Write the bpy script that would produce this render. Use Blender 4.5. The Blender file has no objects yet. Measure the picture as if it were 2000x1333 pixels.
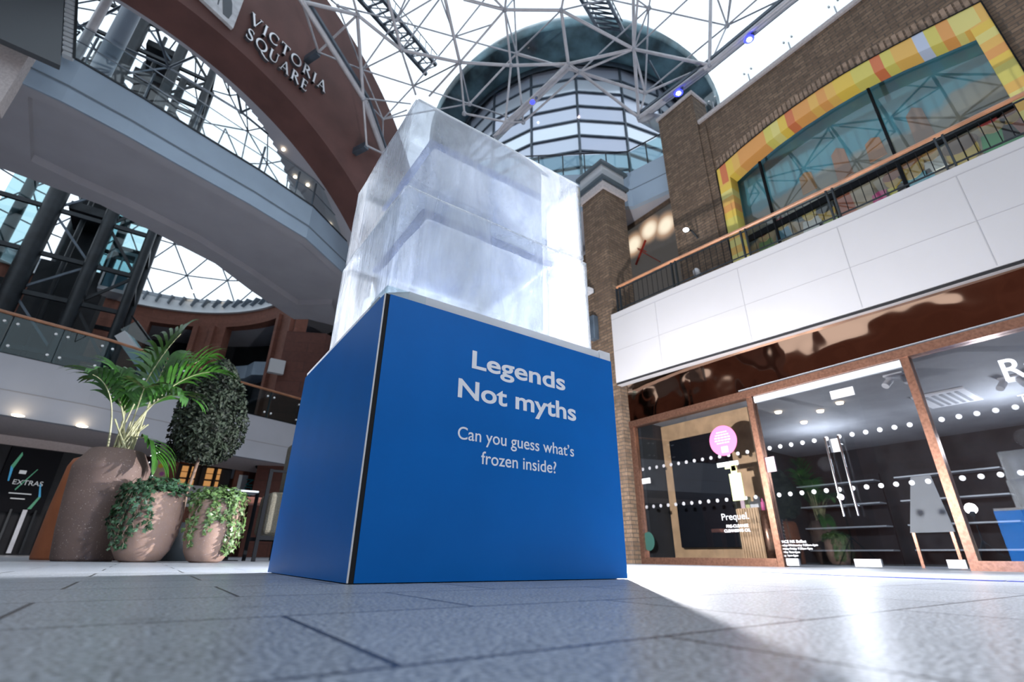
import bpy, bmesh, math, random
from mathutils import Vector, Matrix
random.seed(7)
PI = math.pi
S = bpy.context.scene
COL = S.collection
# ---------------------------------------------------------------- camera, sky, flash, exposure
CAM = Vector((-0.53777, -1.61920, 0.07838))
CF = Vector((0.52103528, 0.75060805, 0.40633704)).normalized()
CR = Vector((0.81881241, -0.57396833, 0.01032416)).normalized()
CU = CR.cross(CF).normalized()
FPX = 952.85
cd = bpy.data.cameras.new('camera'); cam = bpy.data.objects.new('camera', cd); COL.objects.link(cam)
cam.matrix_world = Matrix(((CR.x, CU.x, -CF.x, CAM.x), (CR.y, CU.y, -CF.y, CAM.y), (CR.z, CU.z, -CF.z, CAM.z), (0, 0, 0, 1)))
cd.sensor_width = 36.0; cd.lens = FPX * 36.0 / 2000.0; cd.clip_start = 0.02; cd.clip_end = 400
cd.dof.use_dof = True; cd.dof.focus_distance = 2.0; cd.dof.aperture_fstop = 3.2
S.camera = cam
S.view_settings.view_transform = 'Standard'; S.view_settings.look = 'None'
S.view_settings.exposure = 0.2; S.view_settings.gamma = 1.0
S.view_settings.use_curve_mapping = False
S.cycles.max_bounces = 10; S.cycles.transparent_max_bounces = 24
S.cycles.sample_clamp_indirect = 4.0
S.cycles.caustics_reflective = False; S.cycles.caustics_refractive = False
W = bpy.data.worlds.new('overcast_sky'); S.world = W; W.use_nodes = True
wn = W.node_tree.nodes; wl = W.node_tree.links
bg = wn['Background']; bg.inputs['Strength'].default_value = 1.5
tc = wn.new('ShaderNodeTexCoord'); sx = wn.new('ShaderNodeSeparateXYZ'); cr = wn.new('ShaderNodeValToRGB')
wl.new(tc.outputs['Generated'], sx.inputs[0]); wl.new(sx.outputs['Z'], cr.inputs[0]); wl.new(cr.outputs[0], bg.inputs['Color'])
cr.color_ramp.elements[0].position = 0.0; cr.color_ramp.elements[0].color = (0.10, 0.11, 0.13, 1)
cr.color_ramp.elements[1].position = 0.45; cr.color_ramp.elements[1].color = (0.80, 0.90, 1.0, 1)
e = cr.color_ramp.elements.new(0.22); e.color = (0.55, 0.63, 0.71, 1)
FLASH = Vector((3.75, 2.79, 1.22))
ld = bpy.data.lights.new('flash_light', 'POINT'); ld.energy = 1650; ld.shadow_soft_size = 0.045; ld.color = (1.0, 0.97, 0.98)
lo = bpy.data.objects.new('flash_light', ld); COL.objects.link(lo); lo.location = FLASH
lr = bpy.data.lights.new('flash_reflector_light', 'SPOT'); lr.energy = 4200; lr.shadow_soft_size = 0.045; lr.spot_size = math.radians(115); lr.spot_blend = 0.8; lr.color = (1.0, 0.98, 1.0)
lq = bpy.data.objects.new('flash_reflector_light', lr); COL.objects.link(lq); lq.location = FLASH
lq.rotation_euler = (Vector((1.6, -0.9, -0.9)) - FLASH).to_track_quat('-Z', 'Y').to_euler()

# ---------------------------------------------------------------- picture measurements -> points in the place
def ray(px, py): return CF + CR * ((px - 1000) / FPX) - CU * ((py - 666.5) / FPX)
def onz(px, py, z): d = ray(px, py); return CAM + d * ((z - CAM.z) / d.z)
def onx(px, py, x): d = ray(px, py); return CAM + d * ((x - CAM.x) / d.x)
def ony(px, py, y): d = ray(px, py); return CAM + d * ((y - CAM.y) / d.y)
def onpl(px, py, o, n): d = ray(px, py); return CAM + d * ((o - CAM).dot(n) / d.dot(n))
def onsph(px, py, c, r):
    d = ray(px, py).normalized(); m = CAM - c; b = m.dot(d); q = b * b - m.dot(m) + r * r
    return CAM + d * (-b + math.sqrt(max(q, 0)))
def oncyl(px, py, c, r):
    d = ray(px, py); dx, dy = d.x, d.y; mx, my = CAM.x - c[0], CAM.y - c[1]
    a = dx * dx + dy * dy; b = mx * dx + my * dy; cc = mx * mx + my * my - r * r
    t = (-b + math.sqrt(max(b * b - a * cc, 0))) / a
    return CAM + d * t

# ---------------------------------------------------------------- mesh helpers
class MB:
    def __init__(s): s.v = []; s.f = []; s.sm = []
    def add(s, vs, fs, smooth=False):
        n = len(s.v); s.v += [tuple(v) for v in vs]; s.f += [tuple(i + n for i in f) for f in fs]; s.sm += [smooth] * len(fs); return s
    def box(s, a, b, m=None):
        x0, y0, z0 = a; x1, y1, z1 = b
        vs = [Vector(p) for p in ((x0, y0, z0), (x1, y0, z0), (x1, y1, z0), (x0, y1, z0), (x0, y0, z1), (x1, y0, z1), (x1, y1, z1), (x0, y1, z1))]
        if m: vs = [m @ v for v in vs]
        return s.add(vs, [(0, 3, 2, 1), (4, 5, 6, 7), (0, 1, 5, 4), (1, 2, 6, 5), (2, 3, 7, 6), (3, 0, 4, 7)])
    def tube(s, p, q, r, n=8, r2=None, cap=True):
        p = Vector(p); q = Vector(q); d = q - p
        if d.length < 1e-6: return s
        d.normalize(); u = d.orthogonal().normalized(); w = d.cross(u); r2 = r if r2 is None else r2
        vs = [p + (u * math.cos(2 * PI * i / n) + w * math.sin(2 * PI * i / n)) * r for i in range(n)] + [q + (u * math.cos(2 * PI * i / n) + w * math.sin(2 * PI * i / n)) * r2 for i in range(n)]
        s.add(vs, [(i, (i + 1) % n, (i + 1) % n + n, i + n) for i in range(n)], n > 5)
        if cap: s.add(vs, [tuple(range(n - 1, -1, -1)), tuple(range(n, 2 * n))])
        return s
    def path(s, pts, r, n=6):
        k = len(pts)
        for i in range(k - 1):
            ra = r(i / (k - 1)) if callable(r) else r; rb = r((i + 1) / (k - 1)) if callable(r) else r
            s.tube(pts[i], pts[i + 1], ra, n, rb, cap=(i in (0, k - 2)))
        return s
    def bar(s, p, q, w, h, up=(0, 0, 1)):
        p = Vector(p); q = Vector(q); d = (q - p).normalized(); up = Vector(up)
        sd = d.cross(up)
        if sd.length < 1e-4: sd = d.orthogonal()
        sd.normalize(); u = sd.cross(d).normalized()
        vs = []
        for c in (p, q):
            for a, b in ((-1, -1), (1, -1), (1, 1), (-1, 1)): vs.append(c + sd * (a * w / 2) + u * (b * h / 2))
        return s.add(vs, [(0, 3, 2, 1), (4, 5, 6, 7), (0, 1, 5, 4), (1, 2, 6, 5), (2, 3, 7, 6), (3, 0, 4, 7)])
    def prism(s, poly, vec):
        poly = [Vector(p) for p in poly]; vec = Vector(vec); n = len(poly)
        return s.add(poly + [p + vec for p in poly], [tuple(range(n)), tuple(range(2 * n - 1, n - 1, -1))] + [(i, i + n, (i + 1) % n + n, (i + 1) % n) for i in range(n)])
    def lathe(s, c, prof, n=40, smooth=True):
        c = Vector(c); vs = []
        for r, z in prof:
            for i in range(n): vs.append(c + Vector((r * math.cos(2 * PI * i / n), r * math.sin(2 * PI * i / n), z)))
        fs = []
        for k in range(len(prof) - 1):
            for i in range(n): fs.append((k * n + i, k * n + (i + 1) % n, (k + 1) * n + (i + 1) % n, (k + 1) * n + i))
        return s.add(vs, fs, smooth)
    def sphere(s, c, r, n=12, m=8, sc=(1, 1, 1)):
        c = Vector(c); vs = []
        for j in range(m + 1):
            t = PI * j / m
            for i in range(n): vs.append(c + Vector((r * sc[0] * math.sin(t) * math.cos(2 * PI * i / n), r * sc[1] * math.sin(t) * math.sin(2 * PI * i / n), r * sc[2] * math.cos(t))))
        return s.add(vs, [(j * n + i, (j + 1) * n + i, (j + 1) * n + (i + 1) % n, j * n + (i + 1) % n) for j in range(m) for i in range(n)], True)
    def strip(s, A, B):   # ruled surface between two polylines
        n = len(A); return s.add(list(A) + list(B), [(i, i + 1, n + i + 1, n + i) for i in range(n - 1)])
    def wall(s, P, z0, z1, t, side=1):   # plan polyline P, vertical faces, thickness t
        N = []
        for i in range(len(P)):
            a = Vector(P[max(i - 1, 0)][:2]); b = Vector(P[min(i + 1, len(P) - 1)][:2]); d = (b - a).normalized(); N.append(Vector((-d.y, d.x)) * t * side)
        A0 = [Vector((p[0], p[1], z0)) for p in P]; A1 = [Vector((p[0], p[1], z1)) for p in P]
        B0 = [Vector((p[0] + n.x, p[1] + n.y, z0)) for p, n in zip(P, N)]; B1 = [Vector((p[0] + n.x, p[1] + n.y, z1)) for p, n in zip(P, N)]
        s.strip(A0, A1); s.strip(A1, B1); s.strip(B1, B0); s.strip(B0, A0)
        for i in (0, -1): s.add([A0[i], A1[i], B1[i], B0[i]], [(0, 1, 2, 3)])
        return s
    def build(s, name, mt, parent=None):
        me = bpy.data.meshes.new(name); me.from_pydata(s.v, [], s.f); me.validate()
        if len(me.polygons) == len(s.sm): me.polygons.foreach_set('use_smooth', s.sm)
        me.update()
        bm = bmesh.new(); bm.from_mesh(me); bmesh.ops.recalc_face_normals(bm, faces=bm.faces); bm.to_mesh(me); bm.free()
        me.materials.append(mt); o = bpy.data.objects.new(name, me); COL.objects.link(o)
        if parent: o.parent = parent
        return o
def tag(o, label, cat, group=None, kind=None):
    if label: o['label'] = label
    if cat: o['category'] = cat
    if group: o['group'] = group
    if kind: o['kind'] = kind
    return o
def thing(name, label, cat, loc=(0, 0, 0), group=None, rz=0):
    o = bpy.data.objects.new(name, None); COL.objects.link(o); o.location = loc; o.rotation_euler = (0, 0, rz); o.empty_display_size = 0.1
    return tag(o, label, cat, group)
def struct(name, mb, mt):
    o = mb.build(name, mt); o['kind'] = 'structure'; return o
def lab(o, l): o['label'] = l; return o
def copytree(o, loc, label=None):
    c = o.copy(); COL.objects.link(c); c.location = loc
    if label: c['label'] = label
    for ch in list(o.children):
        d = ch.copy(); COL.objects.link(d); d.parent = c
        for g in list(ch.children):
            h = g.copy(); COL.objects.link(h); h.parent = d
    return c
def bevel(o, w=0.01, seg=2):
    m = o.modifiers.new('bevel', 'BEVEL'); m.width = w; m.segments = seg; m.limit_method = 'ANGLE'; return o
def text(name, body, size, mt, parent, mat, depth=0.002, bold=0.0, align='CENTER', sx=1.0, space=1.0):
    c = bpy.data.curves.new(name, 'FONT'); c.body = body; c.size = size; c.align_x = align; c.extrude = depth; c.offset = bold; c.space_character = space
    t = bpy.data.objects.new(name, c); COL.objects.link(t)
    dg = bpy.context.evaluated_depsgraph_get(); dg.update()
    me = bpy.data.meshes.new_from_object(t.evaluated_get(dg)); bpy.data.objects.remove(t)
    me.transform(mat @ Matrix.Diagonal((sx, 1, 1, 1)))
    me.materials.clear(); me.materials.append(mt)
    o = bpy.data.objects.new(name, me); COL.objects.link(o)
    if parent: o.parent = parent
    return o
def frame(o, x, y):     # matrix whose local X / Y are the given world directions
    x = Vector(x).normalized(); y = Vector(y).normalized(); z = x.cross(y)
    return Matrix(((x.x, y.x, z.x, o[0]), (x.y, y.y, z.y, o[1]), (x.z, y.z, z.z, o[2]), (0, 0, 0, 1)))

# ---------------------------------------------------------------- materials
def mat(name, col, rough=0.6, metal=0.0, emit=None, es=0.0, noise=0.0, nscale=20, bump=0.0, bscale=60, spec=0.5):
    m = bpy.data.materials.new(name); m.use_nodes = True; nt = m.node_tree; b = nt.nodes['Principled BSDF']
    b.inputs['Base Color'].default_value = (*col, 1); b.inputs['Roughness'].default_value = rough; b.inputs['Metallic'].default_value = metal
    b.inputs['Specular IOR Level'].default_value = spec
    if emit: b.inputs['Emission Color'].default_value = (*emit, 1); b.inputs['Emission Strength'].default_value = es
    t = nt.nodes.new('ShaderNodeTexCoord')
    n = nt.nodes.new('ShaderNodeTexNoise'); n.inputs['Scale'].default_value = nscale; n.inputs['Detail'].default_value = 5; nt.links.new(t.outputs['Object'], n.inputs['Vector'])
    if noise > 0:
        r = nt.nodes.new('ShaderNodeMix'); r.data_type = 'RGBA'
        r.inputs['A'].default_value = tuple(c * (1 - noise) for c in col) + (1,); r.inputs['B'].default_value = tuple(min(c * (1 + noise), 1) for c in col) + (1,)
        mr = nt.nodes.new('ShaderNodeMapRange'); mr.inputs['From Min'].default_value = 0.35; mr.inputs['From Max'].default_value = 0.65
        nt.links.new(n.outputs['Fac'], mr.inputs['Value']); nt.links.new(mr.outputs[0], r.inputs['Factor']); nt.links.new(r.outputs['Result'], b.inputs['Base Color'])
    if bump > 0:
        n2 = nt.nodes.new('ShaderNodeTexNoise'); n2.inputs['Scale'].default_value = bscale; n2.inputs['Detail'].default_value = 4; nt.links.new(t.outputs['Object'], n2.inputs['Vector'])
        bp = nt.nodes.new('ShaderNodeBump'); bp.inputs['Strength'].default_value = bump; bp.inputs['Distance'].default_value = 0.01
        nt.links.new(n2.outputs['Fac'], bp.inputs['Height']); nt.links.new(bp.outputs[0], b.inputs['Normal'])
    return m
def iorfix(nt, f, ior):   # same outside reflectance on both faces of a pane
    g = nt.nodes.new('ShaderNodeNewGeometry'); a = nt.nodes.new('ShaderNodeMath'); a.operation = 'MULTIPLY_ADD'; a.inputs[1].default_value = 1 / ior - ior; a.inputs[2].default_value = ior
    nt.links.new(g.outputs['Backfacing'], a.inputs[0]); nt.links.new(a.outputs[0], f.inputs['IOR'])
def glassmat(name, tint=(0.85, 0.92, 0.93), refl=1.0, rough=0.0):
    m = bpy.data.materials.new(name); m.use_nodes = True; nt = m.node_tree; nt.nodes.clear()
    o = nt.nodes.new('ShaderNodeOutputMaterial'); mx = nt.nodes.new('ShaderNodeMixShader'); t = nt.nodes.new('ShaderNodeBsdfTransparent'); g = nt.nodes.new('ShaderNodeBsdfGlossy')
    f = nt.nodes.new('ShaderNodeFresnel'); iorfix(nt, f, 1.5); mu = nt.nodes.new('ShaderNodeMath'); mu.operation = 'MULTIPLY'; mu.inputs[1].default_value = refl
    t.inputs[0].default_value = (*tint, 1); g.inputs['Roughness'].default_value = rough
    nt.links.new(f.outputs[0], mu.inputs[0]); nt.links.new(mu.outputs[0], mx.inputs[0]); nt.links.new(t.outputs[0], mx.inputs[1]); nt.links.new(g.outputs[0], mx.inputs[2]); nt.links.new(mx.outputs[0], o.inputs[0])
    return m
def brickmat(name, c1, c2, mortar, scale=(0.21, 0.07), axis='yz', msize=0.008, rough=0.85, rot=0.0, off=(0, 0), bumpd=0.004, noise=0.35):
    m = bpy.data.materials.new(name); m.use_nodes = True; nt = m.node_tree; b = nt.nodes['Principled BSDF']; N = nt.nodes.new; L = nt.links.new
    t = N('ShaderNodeTexCoord'); s = N('ShaderNodeSeparateXYZ'); L(t.outputs['Object'], s.inputs[0]); c = N('ShaderNodeCombineXYZ')
    if axis == 'yz':
        ad = N('ShaderNodeMath'); L(s.outputs['X'], ad.inputs[0]); L(s.outputs['Y'], ad.inputs[1]); L(ad.outputs[0], c.inputs[0]); L(s.outputs['Z'], c.inputs[1])
    else: L(s.outputs['X'], c.inputs[0]); L(s.outputs['Y'], c.inputs[1])
    mp = N('ShaderNodeMapping'); mp.inputs['Location'].default_value = (off[0], off[1], 0); mp.inputs['Rotation'].default_value = (0, 0, rot); L(c.outputs[0], mp.inputs['Vector'])
    k = N('ShaderNodeTexBrick'); L(mp.outputs[0], k.inputs['Vector']); k.inputs['Scale'].default_value = 1; k.inputs['Brick Width'].default_value = scale[0]; k.inputs['Row Height'].default_value = scale[1]
    k.inputs['Mortar Size'].default_value = msize; k.inputs['Mortar Smooth'].default_value = 0.15; k.inputs['Color1'].default_value = (*c1, 1); k.inputs['Color2'].default_value = (*c2, 1); k.inputs['Mortar'].default_value = (*mortar, 1)
    n = N('ShaderNodeTexNoise'); L(t.outputs['Object'], n.inputs['Vector']); n.inputs['Scale'].default_value = 6; n.inputs['Detail'].default_value = 8; n.inputs['Roughness'].default_value = 0.7
    mr = N('ShaderNodeMapRange'); mr.inputs['From Min'].default_value = 0.3; mr.inputs['From Max'].default_value = 0.7; mr.inputs['To Min'].default_value = 1 - noise; mr.inputs['To Max'].default_value = 1 + noise; L(n.outputs['Fac'], mr.inputs['Value'])
    vm = N('ShaderNodeVectorMath'); vm.operation = 'SCALE'; L(k.outputs['Color'], vm.inputs[0]); L(mr.outputs[0], vm.inputs['Scale']); L(vm.outputs[0], b.inputs['Base Color'])
    b.inputs['Roughness'].default_value = rough
    bp = N('ShaderNodeBump'); bp.invert = True; bp.inputs['Distance'].default_value = bumpd; L(k.outputs['Fac'], bp.inputs['Height']); L(bp.outputs[0], b.inputs['Normal'])
    return m
M = {}
M['blue'] = mat('blue_vinyl', (0.0004, 0.140, 0.50), 0.40, noise=0.04, nscale=3, spec=0.22)
M['blue_side'] = M['blue']
M['white_board'] = mat('white_board', (0.82, 0.82, 0.83), 0.5, noise=0.04)
M['white'] = mat('white_paint', (0.55, 0.55, 0.57), 0.4)
M['lettering'] = mat('white_vinyl_letters', (0.93, 0.94, 0.98), 0.5)
M['decal'] = mat('printed_white_decal', (0.42, 0.43, 0.45), 0.6)
M['decal_dim'] = mat('thin_grey_decal', (0.20, 0.20, 0.21), 0.6)
M['gap'] = mat('black_gap', (0.004, 0.004, 0.005), 0.8)
M['chrome'] = mat('chrome', (0.75, 0.76, 0.78), 0.12, 1.0)
M['steel'] = mat('painted_steel', (0.38, 0.40, 0.44), 0.4, 0.2, noise=0.12, nscale=4)
M['steel_lt'] = mat('light_painted_steel', (0.50, 0.50, 0.53), 0.4, 0.1, noise=0.1, nscale=4)
M['steel_dark'] = mat('dark_steel', (0.013, 0.018, 0.023), 0.45, 0.3, noise=0.3, nscale=3)
M['steel_mid'] = mat('slate_steel', (0.075, 0.10, 0.13), 0.4, 0.3, noise=0.25, nscale=3)
M['black'] = mat('black_metal', (0.005, 0.006, 0.008), 0.8, 0.0, spec=0.15)
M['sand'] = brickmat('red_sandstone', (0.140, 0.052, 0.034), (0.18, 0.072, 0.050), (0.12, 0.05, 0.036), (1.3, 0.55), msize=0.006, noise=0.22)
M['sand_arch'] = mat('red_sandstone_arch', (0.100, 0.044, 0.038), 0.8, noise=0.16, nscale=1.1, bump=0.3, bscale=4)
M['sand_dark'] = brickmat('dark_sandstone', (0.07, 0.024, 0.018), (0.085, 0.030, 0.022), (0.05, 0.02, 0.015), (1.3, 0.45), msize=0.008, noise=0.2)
M['brick'] = brickmat('brown_brick', (0.100, 0.064, 0.040), (0.165, 0.110, 0.070), (0.070, 0.053, 0.040), (0.215, 0.075), msize=0.010)
M['brick_shop'] = M['brick']
M['stone_cap'] = mat('pale_stone', (0.40, 0.37, 0.37), 0.7, noise=0.12)
M['cap_grey'] = mat('grey_cap_panel', (0.44, 0.47, 0.50), 0.5)
M['cap_dark'] = mat('dark_cap_trim', (0.05, 0.07, 0.085), 0.4)
M['band'] = mat('white_cladding', (0.39, 0.385, 0.395), 0.45, noise=0.03, nscale=0.6)
M['band_l'] = mat('pale_grey_render', (0.40, 0.42, 0.47), 0.6, noise=0.06, nscale=0.6)
M['fascia'] = mat('blue_grey_fascia', (0.22, 0.29, 0.37), 0.45, 0.0, noise=0.10, nscale=0.5)
M['soffit'] = mat('grey_plaster_soffit', (0.31, 0.315, 0.35), 0.8, noise=0.05, nscale=1)
M['soffit_w'] = mat('warm_plaster_soffit', (0.60, 0.54, 0.54), 0.8, noise=0.06)
M['joint'] = mat('panel_joint', (0.30, 0.30, 0.31), 0.7)
M['joint_d'] = mat('dark_panel_joint', (0.10, 0.13, 0.16), 0.7)
M['wood'] = mat('hardwood_handrail', (0.36, 0.17, 0.09), 0.35, noise=0.2, nscale=3)
M['wood_lt'] = mat('pale_oak_panel', (0.42, 0.27, 0.15), 0.6, noise=0.15, nscale=5)
M['copper'] = mat('brushed_copper', (0.33, 0.17, 0.115), 0.30, 0.9, noise=0.2, nscale=30)
M['glass'] = glassmat('clear_glass', (0.90, 0.94, 0.95), 1.0)
M['glass_roof'] = glassmat('roof_glass', (0.98, 0.99, 1.0), 0.10)
M['glass_shop'] = glassmat('shop_glass', (0.86, 0.87, 0.88), 2.4)
M['glass_teal'] = glassmat('teal_glass', (0.62, 0.76, 0.78), 1.0)
M['glass_mural'] = glassmat('mural_window_glass', (0.70, 0.76, 0.76), 1.5)
M['shop_ceil'] = mat('grey_shop_ceiling', (0.22, 0.23, 0.25), 0.8, noise=0.1, nscale=2)
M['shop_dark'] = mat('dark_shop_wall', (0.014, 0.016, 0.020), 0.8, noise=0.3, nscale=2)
M['screen_off'] = mat('dark_screen', (0.004, 0.005, 0.008), 0.6, spec=0.1)
M['terracotta'] = mat('terracotta_glaze', (0.30, 0.095, 0.035), 0.6, noise=0.12, nscale=3)
M['ivy'] = mat('ivy_leaf', (0.032, 0.085, 0.038), 0.35, noise=0.5, nscale=14)
M['ivy2'] = mat('variegated_ivy_leaf', (0.085, 0.155, 0.045), 0.4, noise=0.5, nscale=22)
M['palm'] = mat('palm_leaf', (0.032, 0.11, 0.014), 0.35, noise=0.45, nscale=7)
M['palm_stem'] = mat('palm_stem', (0.42, 0.42, 0.24), 0.5, noise=0.25, nscale=10)
M['topi'] = mat('clipped_leaf', (0.016, 0.026, 0.014), 0.7, noise=0.8, nscale=12)
M['bark'] = mat('grey_brown_bark', (0.22, 0.15, 0.11), 0.9, noise=0.3, nscale=30, bump=0.5)
M['soil'] = mat('soil', (0.03, 0.02, 0.015), 0.95, noise=0.4)
M['fabric'] = mat('beige_boucle', (0.14, 0.13, 0.10), 0.95, noise=0.35, nscale=90, bump=0.8, bscale=150)
M['warm'] = mat('warm_downlight', (1, 0.8, 0.6), 0.5, emit=(1.0, 0.78, 0.52), es=9)
M['warm_soft'] = mat('warm_lit_display', (0.5, 0.3, 0.12), 0.5, emit=(1.0, 0.45, 0.12), es=0.35)
M['cool'] = mat('cool_lamp', (1, 1, 1), 0.5, emit=(0.75, 0.85, 1.0), es=14)
M['bluelamp'] = mat('blue_led', (0.02, 0.02, 1), 0.5, emit=(0.03, 0.04, 1.0), es=3.5)
M['pink'] = mat('pink_sticker', (0.52, 0.10, 0.24), 0.5)
M['palepink'] = mat('pale_pink_card', (0.42, 0.30, 0.34), 0.6)
M['paleg'] = mat('pale_green_plinth', (0.60, 0.70, 0.66), 0.5)
M['bottle'] = mat('pale_yellow_bottle_print', (0.36, 0.39, 0.17), 0.5)
M['green'] = mat('dark_green_sticker', (0.006, 0.045, 0.035), 0.7)
M['bluetape'] = mat('blue_floor_tape', (0.02, 0.04, 0.42), 0.5)
M['card'] = mat('white_card', (0.42, 0.42, 0.43), 0.6)
M['clamp'] = mat('satin_clamp', (0.62, 0.62, 0.62), 0.3, 0.7)

def stonepot(name, c, sp):
    m = mat(name, c, 0.75, noise=0.12, nscale=3, bump=0.10, bscale=90); nt = m.node_tree; N = nt.nodes.new; L = nt.links.new; b = nt.nodes['Principled BSDF']
    src = b.inputs['Base Color'].links[0].from_socket
    t = N('ShaderNodeTexCoord'); v = N('ShaderNodeTexNoise'); v.inputs['Scale'].default_value = 75; v.inputs['Detail'].default_value = 2; L(t.outputs['Object'], v.inputs['Vector'])
    r = N('ShaderNodeMapRange'); r.inputs['From Min'].default_value = 0.66; r.inputs['From Max'].default_value = 0.72; L(v.outputs['Fac'], r.inputs['Value'])
    x = N('ShaderNodeMix'); x.data_type = 'RGBA'; L(r.outputs[0], x.inputs['Factor']); L(src, x.inputs['A']); x.inputs['B'].default_value = (*sp, 1); L(x.outputs['Result'], b.inputs['Base Color'])
    return m
M['pot_tall'] = stonepot('speckled_brown_stone', (0.155, 0.105, 0.088), (0.45, 0.37, 0.32))
M['pot'] = stonepot('sandy_pink_stone', (0.34, 0.225, 0.175), (0.50, 0.40, 0.33))

# granite floor tiles
def floormat():
    m = brickmat('granite_tiles', (0.245, 0.268, 0.300), (0.280, 0.305, 0.340), (0.045, 0.05, 0.06), (0.63, 0.41), 'xy', 0.0040, 0.36, off=(0.035 + 0.63 * 40, 1.20 + 0.41 * 60), bumpd=0.003, noise=0.10)
    nt = m.node_tree; N = nt.nodes.new; L = nt.links.new; b = nt.nodes['Principled BSDF']
    src = b.inputs['Base Color'].links[0].from_socket
    t = N('ShaderNodeTexCoord'); n = N('ShaderNodeTexNoise'); n.inputs['Scale'].default_value = 150; n.inputs['Detail'].default_value = 2; L(t.outputs['Object'], n.inputs['Vector'])
    r = N('ShaderNodeMapRange'); r.inputs['From Min'].default_value = 0.40; r.inputs['From Max'].default_value = 0.60; r.inputs['To Min'].default_value = 0.55; r.inputs['To Max'].default_value = 1.45; L(n.outputs['Fac'], r.inputs['Value'])
    s = N('ShaderNodeVectorMath'); s.operation = 'SCALE'; L(src, s.inputs[0]); L(r.outputs[0], s.inputs['Scale'])
    n3 = N('ShaderNodeTexNoise'); n3.inputs['Scale'].default_value = 9.0; n3.inputs['Detail'].default_value = 6; L(t.outputs['Object'], n3.inputs['Vector'])
    r3 = N('ShaderNodeMapRange'); r3.inputs['From Min'].default_value = 0.62; r3.inputs['From Max'].default_value = 0.72; r3.inputs['To Min'].default_value = 1.0; r3.inputs['To Max'].default_value = 0.72; L(n3.outputs['Fac'], r3.inputs['Value'])
    s3 = N('ShaderNodeVectorMath'); s3.operation = 'SCALE'; L(s.outputs[0], s3.inputs[0]); L(r3.outputs[0], s3.inputs['Scale']); L(s3.outputs[0], b.inputs['Base Color'])
    rr = N('ShaderNodeMapRange'); rr.inputs['To Min'].default_value = 0.22; rr.inputs['To Max'].default_value = 0.44; L(n.outputs['Fac'], rr.inputs['Value']); L(rr.outputs[0], b.inputs['Roughness'])
    bp = N('ShaderNodeBump'); bp.inputs['Strength'].default_value = 0.35; bp.inputs['Distance'].default_value = 0.002; L(n.outputs['Fac'], bp.inputs['Height'])
    old = b.inputs['Normal'].links[0].from_node; L(old.outputs[0], bp.inputs['Normal']); L(bp.outputs[0], b.inputs['Normal'])
    return m
M['floor'] = floormat()

# cloudy ice: clear with fresnel gloss, partly filled by streaky white scattering
def icemat(name, cloud, tint, streak, lo, hi, seed, gl=0.8, white=(0.62, 0.645, 0.67)):
    m = bpy.data.materials.new(name); m.use_nodes = True; nt = m.node_tree; nt.nodes.clear(); N = nt.nodes.new; L = nt.links.new
    o = N('ShaderNodeOutputMaterial'); tr = N('ShaderNodeBsdfTransparent'); tr.inputs[0].default_value = (*tint, 1)
    df = N('ShaderNodeBsdfDiffuse'); tl = N('ShaderNodeBsdfTranslucent'); df.inputs[0].default_value = (*white, 1); tl.inputs[0].default_value = (*white, 1)
    m0 = N('ShaderNodeMixShader'); m0.inputs[0].default_value = 0.55; L(df.outputs[0], m0.inputs[1]); L(tl.outputs[0], m0.inputs[2])
    t = N('ShaderNodeTexCoord'); mp = N('ShaderNodeMapping'); mp.inputs['Scale'].default_value = streak; mp.inputs['Location'].default_value = (seed, seed * 1.7, seed * 0.3); L(t.outputs['Object'], mp.inputs['Vector'])
    n = N('ShaderNodeTexNoise'); n.inputs['Scale'].default_value = 1; n.inputs['Detail'].default_value = 8; n.inputs['Roughness'].default_value = 0.62; n.inputs['Distortion'].default_value = 0.6; L(mp.outputs[0], n.inputs['Vector'])
    r = N('ShaderNodeMapRange'); r.inputs['From Min'].default_value = lo; r.inputs['From Max'].default_value = hi; r.inputs['To Min'].default_value = cloud[0]; r.inputs['To Max'].default_value = cloud[1]; L(n.outputs['Fac'], r.inputs['Value'])
    m1 = N('ShaderNodeMixShader'); L(r.outputs[0], m1.inputs[0]); L(tr.outputs[0], m1.inputs[1]); L(m0.outputs[0], m1.inputs[2])
    gg = N('ShaderNodeBsdfGlossy'); gg.inputs['Roughness'].default_value = 0.12; f = N('ShaderNodeFresnel'); iorfix(nt, f, 1.31)
    nb = N('ShaderNodeTexNoise'); nb.inputs['Scale'].default_value = 9; nb.inputs['Detail'].default_value = 7; L(mp.outputs[0], nb.inputs['Vector'])
    bp = N('ShaderNodeBump'); bp.inputs['Strength'].default_value = 0.6; bp.inputs['Distance'].default_value = 0.012; L(nb.outputs['Fac'], bp.inputs['Height']); L(bp.outputs[0], gg.inputs['Normal']); L(bp.outputs[0], f.inputs['Normal'])
    mu = N('ShaderNodeMath'); mu.operation = 'MULTIPLY'; mu.inputs[1].default_value = gl; L(f.outputs[0], mu.inputs[0])
    m2 = N('ShaderNodeMixShader'); L(mu.outputs[0], m2.inputs[0]); L(m1.outputs[0], m2.inputs[1]); L(gg.outputs[0], m2.inputs[2]); L(m2.outputs[0], o.inputs[0])
    return m
M['ice'] = icemat('clear_ice_shell', (0.30, 0.74), (0.93, 0.96, 1.0), (5, 5, 1.4), 0.40, 0.66, 3.0)
M['ice_core'] = icemat('cloudy_ice_core', (0.30, 0.95), (0.86, 0.91, 1.0), (3.0, 3.0, 1.1), 0.38, 0.62, 8.0, 0.2, (0.63, 0.66, 0.69))
M['ice_seam'] = icemat('blue_tinted_ice_seam', (0.35, 0.7), (0.90, 0.92, 1.0), (6, 6, 6), 0.4, 0.6, 1.0, 0.3, (0.58, 0.63, 0.80))

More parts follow.
